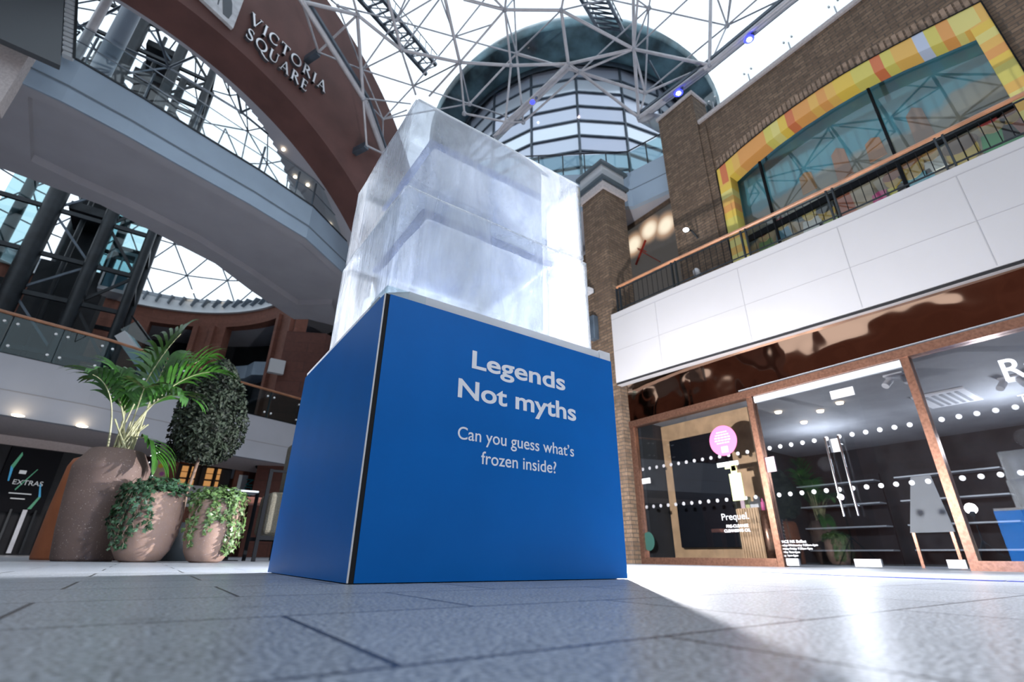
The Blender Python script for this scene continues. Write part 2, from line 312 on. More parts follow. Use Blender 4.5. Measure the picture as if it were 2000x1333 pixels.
# rippled copper mirror
def coppermirror():
    m = bpy.data.materials.new('polished_bronze_panel'); m.use_nodes = True; nt = m.node_tree; N = nt.nodes.new; L = nt.links.new; b = nt.nodes['Principled BSDF']
    b.inputs['Base Color'].default_value = (0.42, 0.25, 0.17, 1); b.inputs['Metallic'].default_value = 1; b.inputs['Roughness'].default_value = 0.06
    t = N('ShaderNodeTexCoord'); n = N('ShaderNodeTexNoise'); n.inputs['Scale'].default_value = 0.9; n.inputs['Detail'].default_value = 1.5; L(t.outputs['Object'], n.inputs['Vector'])
    bp = N('ShaderNodeBump'); bp.inputs['Strength'].default_value = 1.0; bp.inputs['Distance'].default_value = 0.12; L(n.outputs['Fac'], bp.inputs['Height']); L(bp.outputs[0], b.inputs['Normal'])
    return m
M['bronze'] = coppermirror()

def translucentwhite():
    m = bpy.data.materials.new('translucent_white_board'); m.use_nodes = True; nt = m.node_tree; nt.nodes.clear(); N = nt.nodes.new; L = nt.links.new
    o = N('ShaderNodeOutputMaterial'); a = N('ShaderNodeBsdfDiffuse'); b = N('ShaderNodeBsdfTranslucent'); x = N('ShaderNodeMixShader'); x.inputs[0].default_value = 0.5
    n = N('ShaderNodeTexNoise'); n.inputs['Scale'].default_value = 30; r = N('ShaderNodeMapRange'); r.inputs['To Min'].default_value = 0.86; r.inputs['To Max'].default_value = 0.95; L(n.outputs['Fac'], r.inputs['Value']); L(r.outputs[0], a.inputs[0])
    b.inputs[0].default_value = (0.92, 0.94, 0.97, 1); L(a.outputs[0], x.inputs[1]); L(b.outputs[0], x.inputs[2]); L(x.outputs[0], o.inputs[0]); return m
M['board_t'] = translucentwhite()
V = Vector
ORD = ['first', 'second', 'third', 'fourth', 'fifth', 'sixth', 'seventh', 'eighth', 'ninth', 'tenth', 'eleventh', 'twelfth', 'thirteenth', 'fourteenth', 'fifteenth']
def plan(pts, z): return [onz(x, y, z) for x, y in pts]
# ================================================================ SETTING: floor and enclosing walls
struct('floor', MB().box((-40, -14, -0.3), (40, 48, 0.0)), M['floor'])
struct('wall_back', MB().box((-14, -11.4, 0), (16, -11, 6.0)), M['sand'])
struct('wall_left', MB().box((-14.4, -11, 0), (-14, 40, 12.0)), M['sand'])
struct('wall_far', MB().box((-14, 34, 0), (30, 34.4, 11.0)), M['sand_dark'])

# ================================================================ PLINTH
pl = thing('display_plinth', 'bright blue square plinth with white lettering, standing on the grey floor under the ice', 'plinth', (0, 0, 0))
bevel(MB().box((0.012, 0.012, 0.004), (1.188, 1.188, 0.998)).build('core', M['gap'], pl), 0.003)
lab(MB().box((0.013, -0.004, 0.003), (1.200, 0.010, 1.0)).build('front_panel', M['blue'], pl), 'bright blue front panel')
lab(MB().box((-0.006, 0.006, 0.003), (0.010, 1.200, 1.0)).build('side_panel', M['blue'], pl), 'blue side panel')
MB().box((0.010, 1.190, 0.003), (1.200, 1.204, 1.0)).build('back_panel', M['blue'], pl)
MB().box((1.190, 0.010, 0.003), (1.204, 1.190, 1.0)).build('side_panel', M['blue'], pl)
lab(MB().box((-0.0068, 0.000, 0.003), (-0.0025, 0.0058, 1.0)).build('corner_edge', M['white_board'], pl), 'white edge strip at the corner')
MB().box((-0.0022, -0.0015, 0.002), (0.0128, 0.011, 0.999)).build('corner_gap', M['gap'], pl)
b_ = MB().box((0.004, 0.062, 1.0), (1.12, 1.196, 1.014)); b_.prism([(0.09, 0.0, 1.0), (1.12, 0.0, 1.0), (1.12, 0.06, 1.0), (0.02, 0.06, 1.0)], (0, 0, 0.038))
b_.box((0.0, 0.09, 1.012), (0.04, 1.196, 1.026)); pass
lab(MB().box((1.125, -0.002, 1.001), (1.198, 1.196, 1.046)).build('end_strip', M['white_board'], pl), 'white end strip of the top board')
lab(b_.build('top_board', M['board_t'], pl), 'white top board')
tr = MB(); tr.box((-0.003, -0.003, 1.0), (0.16, 0.001, 1.034)); tr.box((-0.003, -0.003, 1.0), (0.001, 0.20, 1.034)); tr.box((-0.003, -0.003, 1.032), (0.09, 0.09, 1.036))
lab(tr.build('clear_tray_corner', M['glass'], pl), 'clear acrylic tray corner')
fx = (1, 0, 0); fz = (0, 0, 1)
def ptxt(nm, s, cx, bz, size, bold, w):
    o = text(nm, s, size, M['lettering'], pl, Matrix.Identity(4), 0.0004, bold)
    xs = [v.co.x for v in o.data.vertices]; ww = max(xs) - min(xs); mid = (max(xs) + min(xs)) / 2
    o.data.transform(frame((cx, -0.0046, bz), fx, fz) @ Matrix.Diagonal((w / ww, 1, 1, 1)) @ Matrix.Translation((-mid, 0, 0)))
    return lab(o, 'white words ' + s)
ptxt('headline', 'Legends', 0.635, 0.783, 0.108, 0.0022, 0.498)
ptxt('headline', 'Not myths', 0.636, 0.650, 0.108, 0.0022, 0.614)
ptxt('question_text', 'Can you guess what\u2019s', 0.630, 0.4865, 0.069, 0.0004, 0.582)
ptxt('question_text', 'frozen inside?', 0.632, 0.4045, 0.069, 0.0004, 0.372)

# ================================================================ ICE
def iceblock(name, a, b, mt, parent, amp, seed, cuts=22, bev=0.02):
    bm = bmesh.new(); bmesh.ops.create_cube(bm, size=1)
    for v in bm.verts: v.co = V([a[i] + (v.co[i] + 0.5) * (b[i] - a[i]) for i in range(3)])
    bmesh.ops.bevel(bm, geom=bm.edges[:], offset=bev, segments=2, affect='EDGES')
    bmesh.ops.subdivide_edges(bm, edges=[e for e in bm.edges if e.calc_length() > 0.2], cuts=cuts, use_grid_fill=True)
    from mathutils import noise
    for v in bm.verts:
        p = v.co * 1.0
        n = noise.noise_vector(V((p.x * 6 + seed, p.y * 6, p.z * 2.2))) * amp + noise.noise_vector(V((p.x * 22, p.y * 22 + seed, p.z * 9))) * amp * 0.35
        v.co = p + n
    me = bpy.data.meshes.new(name); bm.to_mesh(me); bm.free(); me.materials.append(mt)
    for q in me.polygons: q.use_smooth = True
    o = bpy.data.objects.new(name, me); COL.objects.link(o); o.parent = parent; return o
ice = thing('ice_block', 'large stacked block of clear frosty ice on top of the blue plinth', 'ice block', (0, 0, 1.04))
ice_m = Matrix.Translation((0, 0, -1.04))
X0, X1, Y0, Y1 = 0.022, 1.078, 0.008, 0.865
for nm, a, b, mt, am, sd in (('lower_tier', (X0, Y0, 1.040), (X1 + 0.012, Y1 + 0.02, 1.565), 'ice', 0.0035, 1), 
                             ('upper_tier', (X0 + 0.004, Y0 + 0.004, 1.566), (X1, Y1, 2.103), 'ice', 0.004, 3),
                             ('cloudy_core', (0.19, 0.15, 1.060), (0.93, 0.76, 1.545), 'ice_core', 0.006, 4), ('cloudy_core', (0.19, 0.15, 1.575), (0.93, 0.76, 1.985), 'ice_core', 0.006, 5),
                             ('blue_seam', (0.16, 0.12, 1.549), (0.96, 0.79, 1.571), 'ice_seam', 0.003, 6), ('blue_seam', (0.16, 0.12, 1.990), (0.96, 0.79, 2.004), 'ice_seam', 0.003, 7)):
    o = iceblock(nm, a, b, M[mt], ice, am, sd, bev=0.012 if 'tier' in nm else 0.006); o.data.transform(ice_m)

# ================================================================ FLASH STANDS (seen mirrored in the shop window)
def flashstand(x, y, z, label):
    t = thing('light_stand', label, 'light stand', (x, y, 0), 'photographic flash lamps on tripods behind the plinth')
    MB().tube((0, 0, 0.28), (0, 0, z - 0.13), 0.011).build('pole', M['black'], t)
    for k in range(3):
        a = 2 * PI * k / 3 + 0.4; MB().tube((0, 0, 0.50), (0.40 * math.cos(a), 0.40 * math.sin(a), 0.012), 0.010).build('leg', M['black'], t)
    MB().tube((0, 0, z - 0.14), (0, 0, z - 0.05), 0.05, 14).build('lamp_head', M['black'], t)
    return t
flashstand(FLASH.x, FLASH.y, FLASH.z, 'black tripod flash stand out on the open floor facing the shop')
flashstand(0.80, 1.62, 1.10, 'black tripod flash stand close behind the blue plinth')
l2 = bpy.data.lights.new('flash_light', 'POINT'); l2.energy = 230; l2.shadow_soft_size = 0.10; l2.color = (0.96, 0.97, 1.0)
o2 = bpy.data.objects.new('flash_light', l2); COL.objects.link(o2); o2.location = (0.80, 1.62, 1.10)

# ================================================================ BLUE FLOOR TAPE
tp = [(3.9, 2.0), (3.6, 1.35), (3.35, 0.8), (3.1, 0.25), (2.95, -0.2), (2.88, -0.6), (2.9, -1.1), (2.95, -1.7)]
pts = []
for i in range(len(tp) - 1):
    for k in range(2): pts.append(V((*tp[i], 0)).lerp(V((*tp[i + 1], 0)), k / 2))
for i in range(len(pts) - 1):
    d = pts[i + 1] - pts[i]; a = pts[i] + d * 0.03; b = pts[i + 1] - d * 0.03
    o = MB().bar(a + V((0, 0, 0.0012)), b + V((0, 0, 0.0012)), 0.085, 0.0022).build('floor_tape', M['bluetape'])
    tag(o, ORD[i] + ' blue floor tape dash of the curved line, counted from its far end', 'tape', 'blue tape dashes on the floor')

# ================================================================ RIGHT SIDE: shop front
XS = 7.0
def yz(px, py, x=XS): p = onx(px, py, x); return p.y, p.z
MU = [4.93, 2.42, 0.28, -2.2]
sf = thing('shop_front', 'copper framed glass shop front under the bronze panel', 'shop front', (XS, 1.5, 0)); sfm = Matrix.Translation((-XS, -1.5, 0))
def spart(mb, nm, mt, parent=sf):
    o = mb.build(nm, mt, parent); o.data.transform(sfm); return o
for i, y in enumerate(MU):
    w = 0.09
    lab(spart(MB().box((XS - 0.05, y - w / 2, 0), (XS + 0.08, y + w / 2, 2.52)), 'mullion', M['copper']), 'copper upright')
spart(MB().box((XS - 0.06, -2.3, 2.50), (XS + 0.10, 4.98, 2.62)), 'head_rail', M['copper'])
spart(MB().box((XS - 0.05, 2.47, 0.0), (XS + 0.08, 4.885, 0.11)), 'sill', M['copper'])
spart(MB().box((XS - 0.05, -2.15, 0.0), (XS + 0.08, 0.235, 0.10)), 'sill', M['copper'])
for (ya, yb, z0) in ((2.465, 4.885, 0.11), (0.325, 2.375, 0.02), (-2.155, 0.235, 0.10)):
    g = spart(MB().box((XS + 0.010, ya, z0), (XS + 0.022, yb, 2.50)), 'glass_pane', M['glass_shop'])
    n = int((yb - ya - 0.1) / 0.165)
    for zz in (0.97, 1.66):
        for k in range(n + 1):
            y = yb - 0.10 - k * 0.165
            if y < ya + 0.05: continue
            dm = MB(); dm.prism([(XS + 0.008, y + 0.031 * math.cos(a), zz + 0.031 * math.sin(a)) for a in [2 * PI * j / 14 for j in range(14)]], (-0.002, 0, 0))
            spart(dm, 'safety_dot', M['decal_dim' if ya > 2.4 else 'decal'], g)
# glass door fittings and handles
for (y, w) in ((2.27, 0.17), (1.33, 0.30), (0.44, 0.17)): lab(spart(MB().box((XS - 0.012, y - w / 2, 0.02), (XS + 0.035, y + w / 2, 0.11)), 'patch_fitting', M['white']), 'white metal patch fitting')
lab(spart(MB().box((XS - 0.012, 0.34, 2.40), (XS + 0.035, 2.36, 2.495)), 'door_rail', M['cap_grey']), 'pale door rail')
for y in (1.44, 1.27):
    hb = MB().tube((XS - 0.07, y, 0.62), (XS - 0.07, y, 1.66), 0.014, 10)
    for z in (0.75, 1.55): hb.tube((XS - 0.07, y, z), (XS + 0.01, y, z), 0.010)
    lab(spart(hb, 'door_handle', M['chrome']), 'long chrome bar handle')
lab(spart(MB().box((XS - 0.005, 1.285, 1.46), (XS + 0.005, 1.425, 1.64)), 'door_sticker', M['card']), 'white sticker between the handles')
lab(spart(MB().box((XS - 0.006, 0.95, 2.18), (XS + 0.004, 1.25, 2.30)), 'door_sticker', M['card']), 'white sticker')
y_, z_ = yz(1503, 908); lab(spart(MB().box((XS - 0.006, y_ - 0.09, z_ - 0.11), (XS + 0.004, y_ + 0.09, z_ + 0.11)), 'pink_notice', M['palepink']), 'pale pink notice')
# pink round sticker with writing
y_, z_ = yz(1412, 861)
st = spart(MB().prism([(XS - 0.002, y_ + 0.25 * math.cos(a), z_ + 0.25 * math.sin(a)) for a in [2 * PI * j / 40 for j in range(40)]], (0.006, 0, 0)), 'round_sticker', M['pink']); lab(st, 'pink round window sticker')
mw = lambda y, z: sfm @ frame((XS - 0.004, y, z), (0, -1, 0), (0, 0, 1))
sl_ = MB()
for k, w_ in enumerate((0.20, 0.26, 0.30, 0.30, 0.24)):
    for j in range(5):
        a_ = y_ + w_ / 2 - w_ * j / 5; sl_.box((XS - 0.0045, a_ - w_ / 5 * 0.78, z_ + 0.13 - k * 0.045), (XS - 0.002, a_, z_ + 0.152 - k * 0.045))
spart(sl_, 'printed_lines', M['palepink'], st)
spart(MB().box((XS - 0.006, y_ - 0.07, z_ - 0.20), (XS - 0.003, y_ + 0.05, z_ - 0.10)), 'sticker_tab', M['card'], st)
y_, z_ = yz(1421, 907); lab(spart(MB().box((XS - 0.004, y_ - 0.19, z_ - 0.035), (XS + 0.004, y_ + 0.19, z_ + 0.035)), 'caption_strip', M['paleg']), 'pale caption strip')
y_, z_ = yz(1437, 940); bt = MB()
bt.box((XS - 0.004, y_ - 0.11, z_ - 0.30), (XS + 0.004, y_ + 0.10, z_ + 0.12)); bt.box((XS - 0.0045, y_ - 0.055, z_ + 0.12), (XS + 0.004, y_ + 0.055, z_ + 0.20)); bt.box((XS - 0.0045, y_ - 0.035, z_ + 0.20), (XS + 0.004, y_ + 0.15, z_ + 0.24)); bt.box((XS - 0.0045, y_ - 0.04, z_ + 0.16), (XS + 0.004, y_ + 0.04, z_ + 0.27))
lab(spart(bt, 'bottle_decal', M['bottle']), 'pale yellow pump bottle printed on the glass')
y_, z_ = yz(1436, 1013); text('window_text', 'Prequel.', 0.145, M['decal'], sf, mw(y_, z_ - 0.02), 0.0008)
for s, q in (('PRE-CLEANSE', 1028), ('CLEANSING OIL', 1037)):
    y_, z_ = yz(1440, q); text('window_text', s, 0.062, M['lettering'], sf, mw(y_, z_ - 0.02), 0.0008)
for k, s in enumerate(('SPACE NK Belfast', 'Monday-Wednesday 9:30am-6pm', 'Thursday-Friday 9:30am-9pm', 'Saturday 9am-6pm', 'Sunday 1pm-6pm')):
    y_, z_ = yz(1521, 1060 + 6.5 * k); text('opening_hours', s, 0.052 if k == 0 else 0.040, M['lettering'], sf, mw(y_, z_ - 0.01), 0.0008, align='LEFT')
y_, z_ = yz(1958, 741); text('window_text', 'Ra', 0.34, M['lettering'], sf, mw(y_, z_ - 0.02), 0.001, 0.004, align='LEFT')
y_, z_ = yz(1990, 783); text('window_text', 'T', 0.13, M['lettering'], sf, mw(y_, z_ - 0.03), 0.001, align='LEFT')
y_, z_ = yz(1267, 1058); gs = spart(MB().prism([(XS - 0.002, y_ + 0.13 * math.cos(a), z_ + 0.16 * math.sin(a)) for a in [2 * PI * j / 30 for j in range(30)]], (0.006, 0, 0)), 'green_sticker', M['green']); lab(gs, 'dark green round sticker')
y_, z_ = yz(1262, 940); spart(MB().box((XS - 0.003, y_ - 0.10, z_ - 0.05), (XS + 0.003, y_ + 0.10, z_ + 0.05)), 'paper_label', M['card'])

# bronze panel and white balcony band
BP = [(6.72, 5.02), (6.76, 4.5), (6.85, 3.5), (7.05, 1.8), (7.2, 0.3), (7.28, -0.9), (7.37, -2.0), (7.6, -5), (7.9, -10.9)]
def off(P, d): return [(x + d, y) for x, y in P]
bz = MB(); Q = off(BP, 0.10); bz.wall([(max(x, XS + 0.03), y) for x, y in Q], 2.62, 3.44, 0.04, 1)
o = bz.build('bronze_fascia', M['bronze']); tag(o, 'wavy polished bronze mirror panel above the copper shop front', 'panel')
bd = MB().wall(BP, 3.42, 5.0, 0.12, 1); bd.wall(off(BP, 0.02), 3.37, 3.42, 0.15, 1)
band = bd.build('balcony_band', M['band']); tag(band, 'broad white cladding band of the first floor balcony above the shop', 'balcony')
jm = MB()
for y in (3.9, 2.2, 0.61, -0.84, -2.3):
    x = [BP[i][0] + (BP[i + 1][0] - BP[i][0]) * (BP[i][1] - y) / (BP[i][1] - BP[i + 1][1]) for i in range(len(BP) - 1) if BP[i + 1][1] <= y <= BP[i][1]][0]
    jm.box((x - 0.003, y - 0.006, 3.44), (x + 0.02, y + 0.006, 4.86))
jm.wall(off(BP, -0.003), 4.11, 4.118, 0.01, 1); jm.wall(off(BP, -0.003), 4.855, 4.870, 0.01, 1)
jm.build('panel_joint', M['joint'], band); MB().wall(off(BP, 0.01), 3.375, 3.415, 0.02, 1).build('shadow_gap', M['gap'], band)
struct('trim_1', MB().prism([(x + 0.14, y, 4.55) for x, y in BP] + [(8.48, -10.9, 4.55), (8.48, 4.99, 4.55)], (0, 0, 0.3)), M['soffit'])

# shop interior
struct('ceiling', MB().box((7.09, -6, 2.63), (14, 4.99, 2.70)), M['shop_ceil'])
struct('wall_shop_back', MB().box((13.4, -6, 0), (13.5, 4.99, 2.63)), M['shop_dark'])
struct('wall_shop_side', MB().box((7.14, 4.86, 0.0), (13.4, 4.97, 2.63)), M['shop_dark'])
o = MB().box((7.75, 2.92, 0.02), (7.83, 4.84, 2.6)).build('timber_screen', M['wood_lt']); tag(o, 'pale timber window screen standing behind the left shop window pane', 'screen')
o = bevel(MB().box((7.62, 3.35, 0.28), (7.752, 4.58, 2.25)).build('display_screen', M['screen_off'])); tag(o, 'tall dark display board in front of the pale timber screen', 'display board')
o = MB().box((8.6, -1.6, 0.0), (9.3, -0.12, 0.42)).build('display_plinth', M['paleg']); tag(o, 'low pale green display plinth behind the right shop window', 'plinth')
t = thing('slatted_pedestal', 'slatted pale wood pedestal behind the left shop window', 'pedestal', (7.42, 2.98, 0.0))
MB().box((-0.13, -0.18, 0.0), (0.13, 0.18, 0.85)).build('body', M['wood_lt'], t); sl = MB()
for k in range(9): sl.box((-0.145, -0.17 + k * 0.042, 0.02), (-0.13, -0.15 + k * 0.042, 0.84))
sl.build('slats', M['wood_lt'], t)
for k, (dy, c, h) in enumerate(((0.11, 'palepink', 0.16), (0.03, 'bottle', 0.18), (-0.05, 'card', 0.10), (-0.12, 'card', 0.17))):
    o = bevel(MB().box((7.37, 2.98 + dy - 0.035, 0.852), (7.44, 2.98 + dy + 0.035, 0.852 + h)).build('product_box', M[c]), 0.004)
    tag(o, ('pale pink', 'yellow', 'short white', 'tall white')[k] + ' product box on the slatted pedestal', 'box')
for k, (y, h) in enumerate(((2.74, 0.80), (2.60, 0.68))):
    t = thing('display_cylinder', ('taller', 'shorter')[k] + ' polished copper cylinder beside the slatted pedestal', 'display stand', (7.35, y, 0))
    MB().lathe((0, 0, 0), [(0, 0.0), (0.07, 0), (0.07, h), (0, h)], 24).build('body', M['copper'], t)
    tag(MB().lathe((7.35, y, h + 0.002), [(0, 0), (0.03, 0), (0.03, 0.12), (0.012, 0.14), (0.012, 0.18), (0, 0.18)], 16).build('bottle', M['pink' if k == 0 else 'bottle']), ('red', 'yellow')[k] + ' bottle on the copper cylinder', 'bottle')
o = MB().box((8.9, -1.9, 0.35), (8.96, -0.45, 1.85)).build('advertising_poster', mat('pale_blue_poster', (0.5, 0.6, 0.8), 0.5, emit=(0.55, 0.68, 0.95), es=0.5)); tag(o, 'pale blue illuminated poster behind the right hand shop pane', 'poster')
t = thing('display_board', 'leaning grey sandwich board inside the shop door', 'sign', (9.3, 1.25, 0))
MB().prism([(0, 0.28, 0.5), (0, -0.28, 0.5), (0.16, -0.16, 1.35), (0.16, 0.10, 1.35)], (0.02, 0, 0)).build('board', M['cap_grey'], t); MB().box((0, -0.26, 0), (0.03, -0.22, 0.5)).box((0, 0.22, 0), (0.03, 0.26, 0.5)).build('legs', M['copper'], t)
for k in range(4):
    t = thing('shelf_unit', ORD[k] + ' dark shelf unit from the left along the shop back wall', 'shelves', (13.1, 4.0 - k * 2.2, 0), 'shelf units along the shop back wall')
    MB().box((0.22, -0.9, 0), (0.28, 0.9, 2.0)).build('back_board', M['shop_dark'], t)
    for z in (0.3, 0.8, 1.3, 1.8): MB().box((-0.15, -0.9, z), (0.22, 0.9, z + 0.03)).build('shelf', M['cap_grey'], t)
for i, (px, py) in enumerate(((1602, 803), (1640, 787), (1520, 805), (1570, 825))):
    p = onz(px, py, 2.62); o = MB().lathe((p.x, p.y, 2.595), [(0, 0), (0.05, 0), (0.06, 0.03)], 16).build('ceiling_downlight', M['warm']); tag(o, ('small warm ceiling downlight right of centre over the shop door', 'rightmost small warm downlight in the shop ceiling', 'leftmost small warm downlight in the shop ceiling', 'small warm ceiling downlight left of centre in the shop')[i], 'downlight', 'shop ceiling downlights')
for i, (px, py, lb) in enumerate(((1755, 750, 'behind the tall door glass'), (1980, 755, 'behind the far right pane'))):
    p = onz(px, py, 2.5); t = thing('spotlight', 'white twin track spotlight on the shop ceiling ' + lb, 'spotlight', (p.x, p.y, 2.63))
    MB().box((-0.15, -0.12, -0.03), (0.15, 0.12, 0)).build('base_plate', M['white'], t)
    for s in (-1, 1): MB().tube((0, s * 0.09, -0.05), (-0.10, s * 0.14, -0.15), 0.05, 12).build('lamp_head', M['white'], t)
p = onz(1850, 780, 2.6); t = thing('air_vent', 'square white ceiling vent inside the shop', 'vent', (p.x, p.y, 2.628))
MB().box((-0.5, -0.35, -0.03), (0.5, 0.35, 0)).build('frame', M['white'], t); v_ = MB()
for k in range(5): v_.box((-0.4, -0.25 + k * 0.1, -0.04), (0.4, -0.2 + k * 0.1, -0.03))
v_.build('louvres', M['shop_ceil'], t)
for y in (3.0, 0.0, -3.0):
    a = bpy.data.lights.new('shop_lamp', 'POINT'); a.energy = 120; a.shadow_soft_size = 0.15; a.color = (0.85, 0.9, 1); ao = bpy.data.objects.new('shop_lamp', a); COL.objects.link(ao); ao.location = (10.5, y, 1.9)

# right balustrade
def on_bp(y):
    for i in range(len(BP) - 1):
        if BP[i + 1][1] <= y <= BP[i][1]: return BP[i][0] + (BP[i + 1][0] - BP[i][0]) * (BP[i][1] - y) / (BP[i][1] - BP[i + 1][1])
    return BP[0][0]
br = thing('balcony_railing', 'black baluster railing with timber handrail along the first floor balcony', 'railing', (7, 1, 5.0)); brm = Matrix.Translation((-7, -1, -5.0))
def bpart(mb, nm, mt): o = mb.build(nm, mt, br); o.data.transform(brm); return o
hr = [V((on_bp(y) + 0.06, y, 5.64)) for y in (4.85, 4.4, 3.5, 2.6, 1.8, 1, 0.3, -0.3, -0.9, -2, -3.5)]
h_ = MB().path(hr, 0.032, 8); lab(bpart(h_, 'handrail', M['wood']), 'timber handrail')
for z in (5.57, 5.09): bpart(MB().path([V((p.x, p.y, z)) for p in hr], 0.014, 5), 'rail', M['steel_dark'])
PY = [4.82, 3.42, 2.0, 0.58, -0.84, -2.26]
for y in PY:
    for d in (-0.045, 0.045):
        x = on_bp(y + d) + 0.06; bpart(MB().box((x - 0.02, y + d - 0.012, 5.0), (x + 0.03, y + d + 0.012, 5.61)), 'post', M['steel_dark'])
for i in range(5):
    n = 11
    for k in range(1, n):
        y = PY[i] - 0.05 + (PY[i + 1] - PY[i] + 0.1) * k / n; x = on_bp(y) + 0.06
        bpart(MB().tube((x, y, 5.09), (x, y, 5.57), 0.006, 5), 'baluster', M['black'])

# brick wall with the arched mural window
WX = 8.5
ao = [(3.02, 4.9), (2.98, 6.5), (2.94, 8.49), (2.3, 8.64), (1.66, 8.74), (1.1, 8.785), (0.58, 8.79), (0.1, 8.76), (-0.32, 8.70), (-0.7, 8.63), (-1.09, 8.55), (-1.85, 8.37), (-1.86, 6.7), (-1.86, 4.9)]
ai = [(2.74, 4.9), (2.72, 6.5), (2.66, 8.10), (2.2, 8.24), (1.66, 8.35), (1.1, 8.41), (0.58, 8.42), (0.1, 8.39), (-0.30, 8.33), (-0.68, 8.25), (-1.02, 8.15), (-1.60, 7.98), (-1.61, 6.7), (-1.61, 4.9)]
w = MB(); w.box((WX, 3.0, 4.85), (WX + 0.4, 4.22, 10.2)); w.box((WX, -10.9, 4.85), (WX + 0.4, -1.86, 10.2))
for i in range(2, 11):
    (ya, za), (yb, zb) = ao[i], ao[i + 1]
    w.prism([(WX, ya, za), (WX, yb, zb), (WX, yb, 10.2), (WX, ya, 10.2)], (0.4, 0, 0))
w.box((WX, 2.94, 8.49), (WX + 0.4, 3.0, 10.2)); w.box((WX - 0.10, 3.16, 4.85), (WX + 0.5, 4.24, 11.22)); w.box((WX - 0.05, 2.98, 4.85), (WX, 3.16, 10.0))
struct('wall_right', w, M['brick'])
sc_ = MB()   # raised soldier course over the arch
for i in range(2, 11):
    (ya, za), (yb, zb) = ao[i], ao[i + 1]; n = max(1, int((ya - yb) / 0.085))
    for k in range(n):
        y = ya + (yb - ya) * (k + 0.5) / n; z = za + (zb - za) * (k + 0.5) / n
        sc_.box((WX - 0.012, y - 0.033, z + 0.06), (WX, y + 0.033, z + 0.30))
struct('trim_2', sc_, mat('soldier_brick', (0.20, 0.14, 0.10), 0.85, noise=0.4, nscale=9))
struct('trim_3', MB().box((WX - 0.06, -10.9, 10.2), (WX + 0.45, 3.2, 10.30)).box((WX - 0.14, 3.12, 11.22), (WX + 0.54, 4.28, 11.32)), M['stone_cap'])
def stripemat():
    m = bpy.data.materials.new('striped_arch_surround'); m.use_nodes = True; nt = m.node_tree; N = nt.nodes.new; L = nt.links.new; b = nt.nodes['Principled BSDF']; b.inputs['Roughness'].default_value = 0.55
    t = N('ShaderNodeTexCoord'); s = N('ShaderNodeSeparateXYZ'); L(t.outputs['Object'], s.inputs[0])
    def fl(src, k, a=0.0):
        m1 = N('ShaderNodeMath'); m1.operation = 'MULTIPLY_ADD'; m1.inputs[1].default_value = k; m1.inputs[2].default_value = a; L(src, m1.inputs[0]); m2 = N('ShaderNodeMath'); m2.operation = 'FLOOR'; L(m1.outputs[0], m2.inputs[0]); return m2.outputs[0]
    yy = fl(s.outputs['Y'], 6.3); zz = fl(s.outputs['Z'], 5.4)
    gt = N('ShaderNodeMath'); gt.operation = 'LESS_THAN'; L(s.outputs['Z'], gt.inputs[0]); gt.inputs[1].default_value = 8.0
    g2 = N('ShaderNodeMath'); g2.operation = 'LESS_THAN'; L(s.outputs['X'], g2.inputs[0]); g2.inputs[1].default_value = WX - 0.05
    mx = N('ShaderNodeMix'); L(gt.outputs[0], mx.inputs[0]); L(yy, mx.inputs[2]); L(zz, mx.inputs[3])
    c = N('ShaderNodeCombineXYZ'); L(mx.outputs[0], c.inputs[0]); L(gt.outputs[0], c.inputs[1])
    wn_ = N('ShaderNodeTexWhiteNoise'); wn_.noise_dimensions = '3D'; L(c.outputs[0], wn_.inputs['Vector'])
    r = N('ShaderNodeValToRGB'); r.color_ramp.interpolation = 'CONSTANT'; L(wn_.outputs['Value'], r.inputs[0])
    cs = [(0.0, (0.60, 0.36, 0.08)), (0.18, (0.52, 0.46, 0.10)), (0.36, (0.58, 0.27, 0.07)), (0.52, (0.60, 0.42, 0.06)), (0.66, (0.50, 0.14, 0.05)), (0.78, (0.56, 0.50, 0.16)), (0.91, (0.40, 0.46, 0.58))]
    el = r.color_ramp.elements; el[0].position = 0; el[0].color = (*cs[0][1], 1); el[1].position = cs[1][0]; el[1].color = (*cs[1][1], 1)
    for p_, c_ in cs[2:]: e_ = el.new(p_); e_.color = (*c_, 1)
    L(r.outputs[0], b.inputs['Base Color']); return m
mwin = thing('arched_mural_window', 'wide arched window with striped yellow and orange surround showing a beach mural', 'window', (WX, 0.6, 4.9)); mwm = Matrix.Translation((-WX, -0.6, -4.9))
def mpart(mb, nm, mt, parent=mwin): o = mb.build(nm, mt, parent); o.data.transform(mwm); return o
fr = MB()
for i in range(len(ao) - 1):
    a, b, c, d = ao[i], ao[i + 1], ai[i + 1], ai[i]
    fr.prism([(WX - 0.06, *a), (WX - 0.06, *b), (WX - 0.06, *c), (WX - 0.06, *d)], (0.30, 0, 0))
sm_ = stripemat(); o = fr.build('surround', sm_, mwin); lab(o, 'striped yellow, orange and pale blue surround'); o.location = mwm.to_translation()
ed = MB(); ed.path([V((WX - 0.062, *p)) for p in ao[:]], 0.014, 4); mpart(ed, 'black_edge', M['black'])
mpart(MB().add([(WX + 0.30, *p) for p in ai], [tuple(range(len(ai)))]), 'window_glass', M['glass_mural'])
fb = MB()
for y in (2.1, -0.10): fb.box((WX + 0.22, y - 0.02, 4.9), (WX + 0.29, y + 0.02, 8.4))
for y in (1.0, -0.9): fb.box((WX + 0.26, y - 0.008, 4.9), (WX + 0.29, y + 0.008, 6.6))
zt_ = onx(1700, 345, WX + 0.27).z; fb.box((WX + 0.24, -1.6, zt_ - 0.07), (WX + 0.30, 2.72, zt_ + 0.07)); mpart(fb, 'glazing_bars', M['black'])
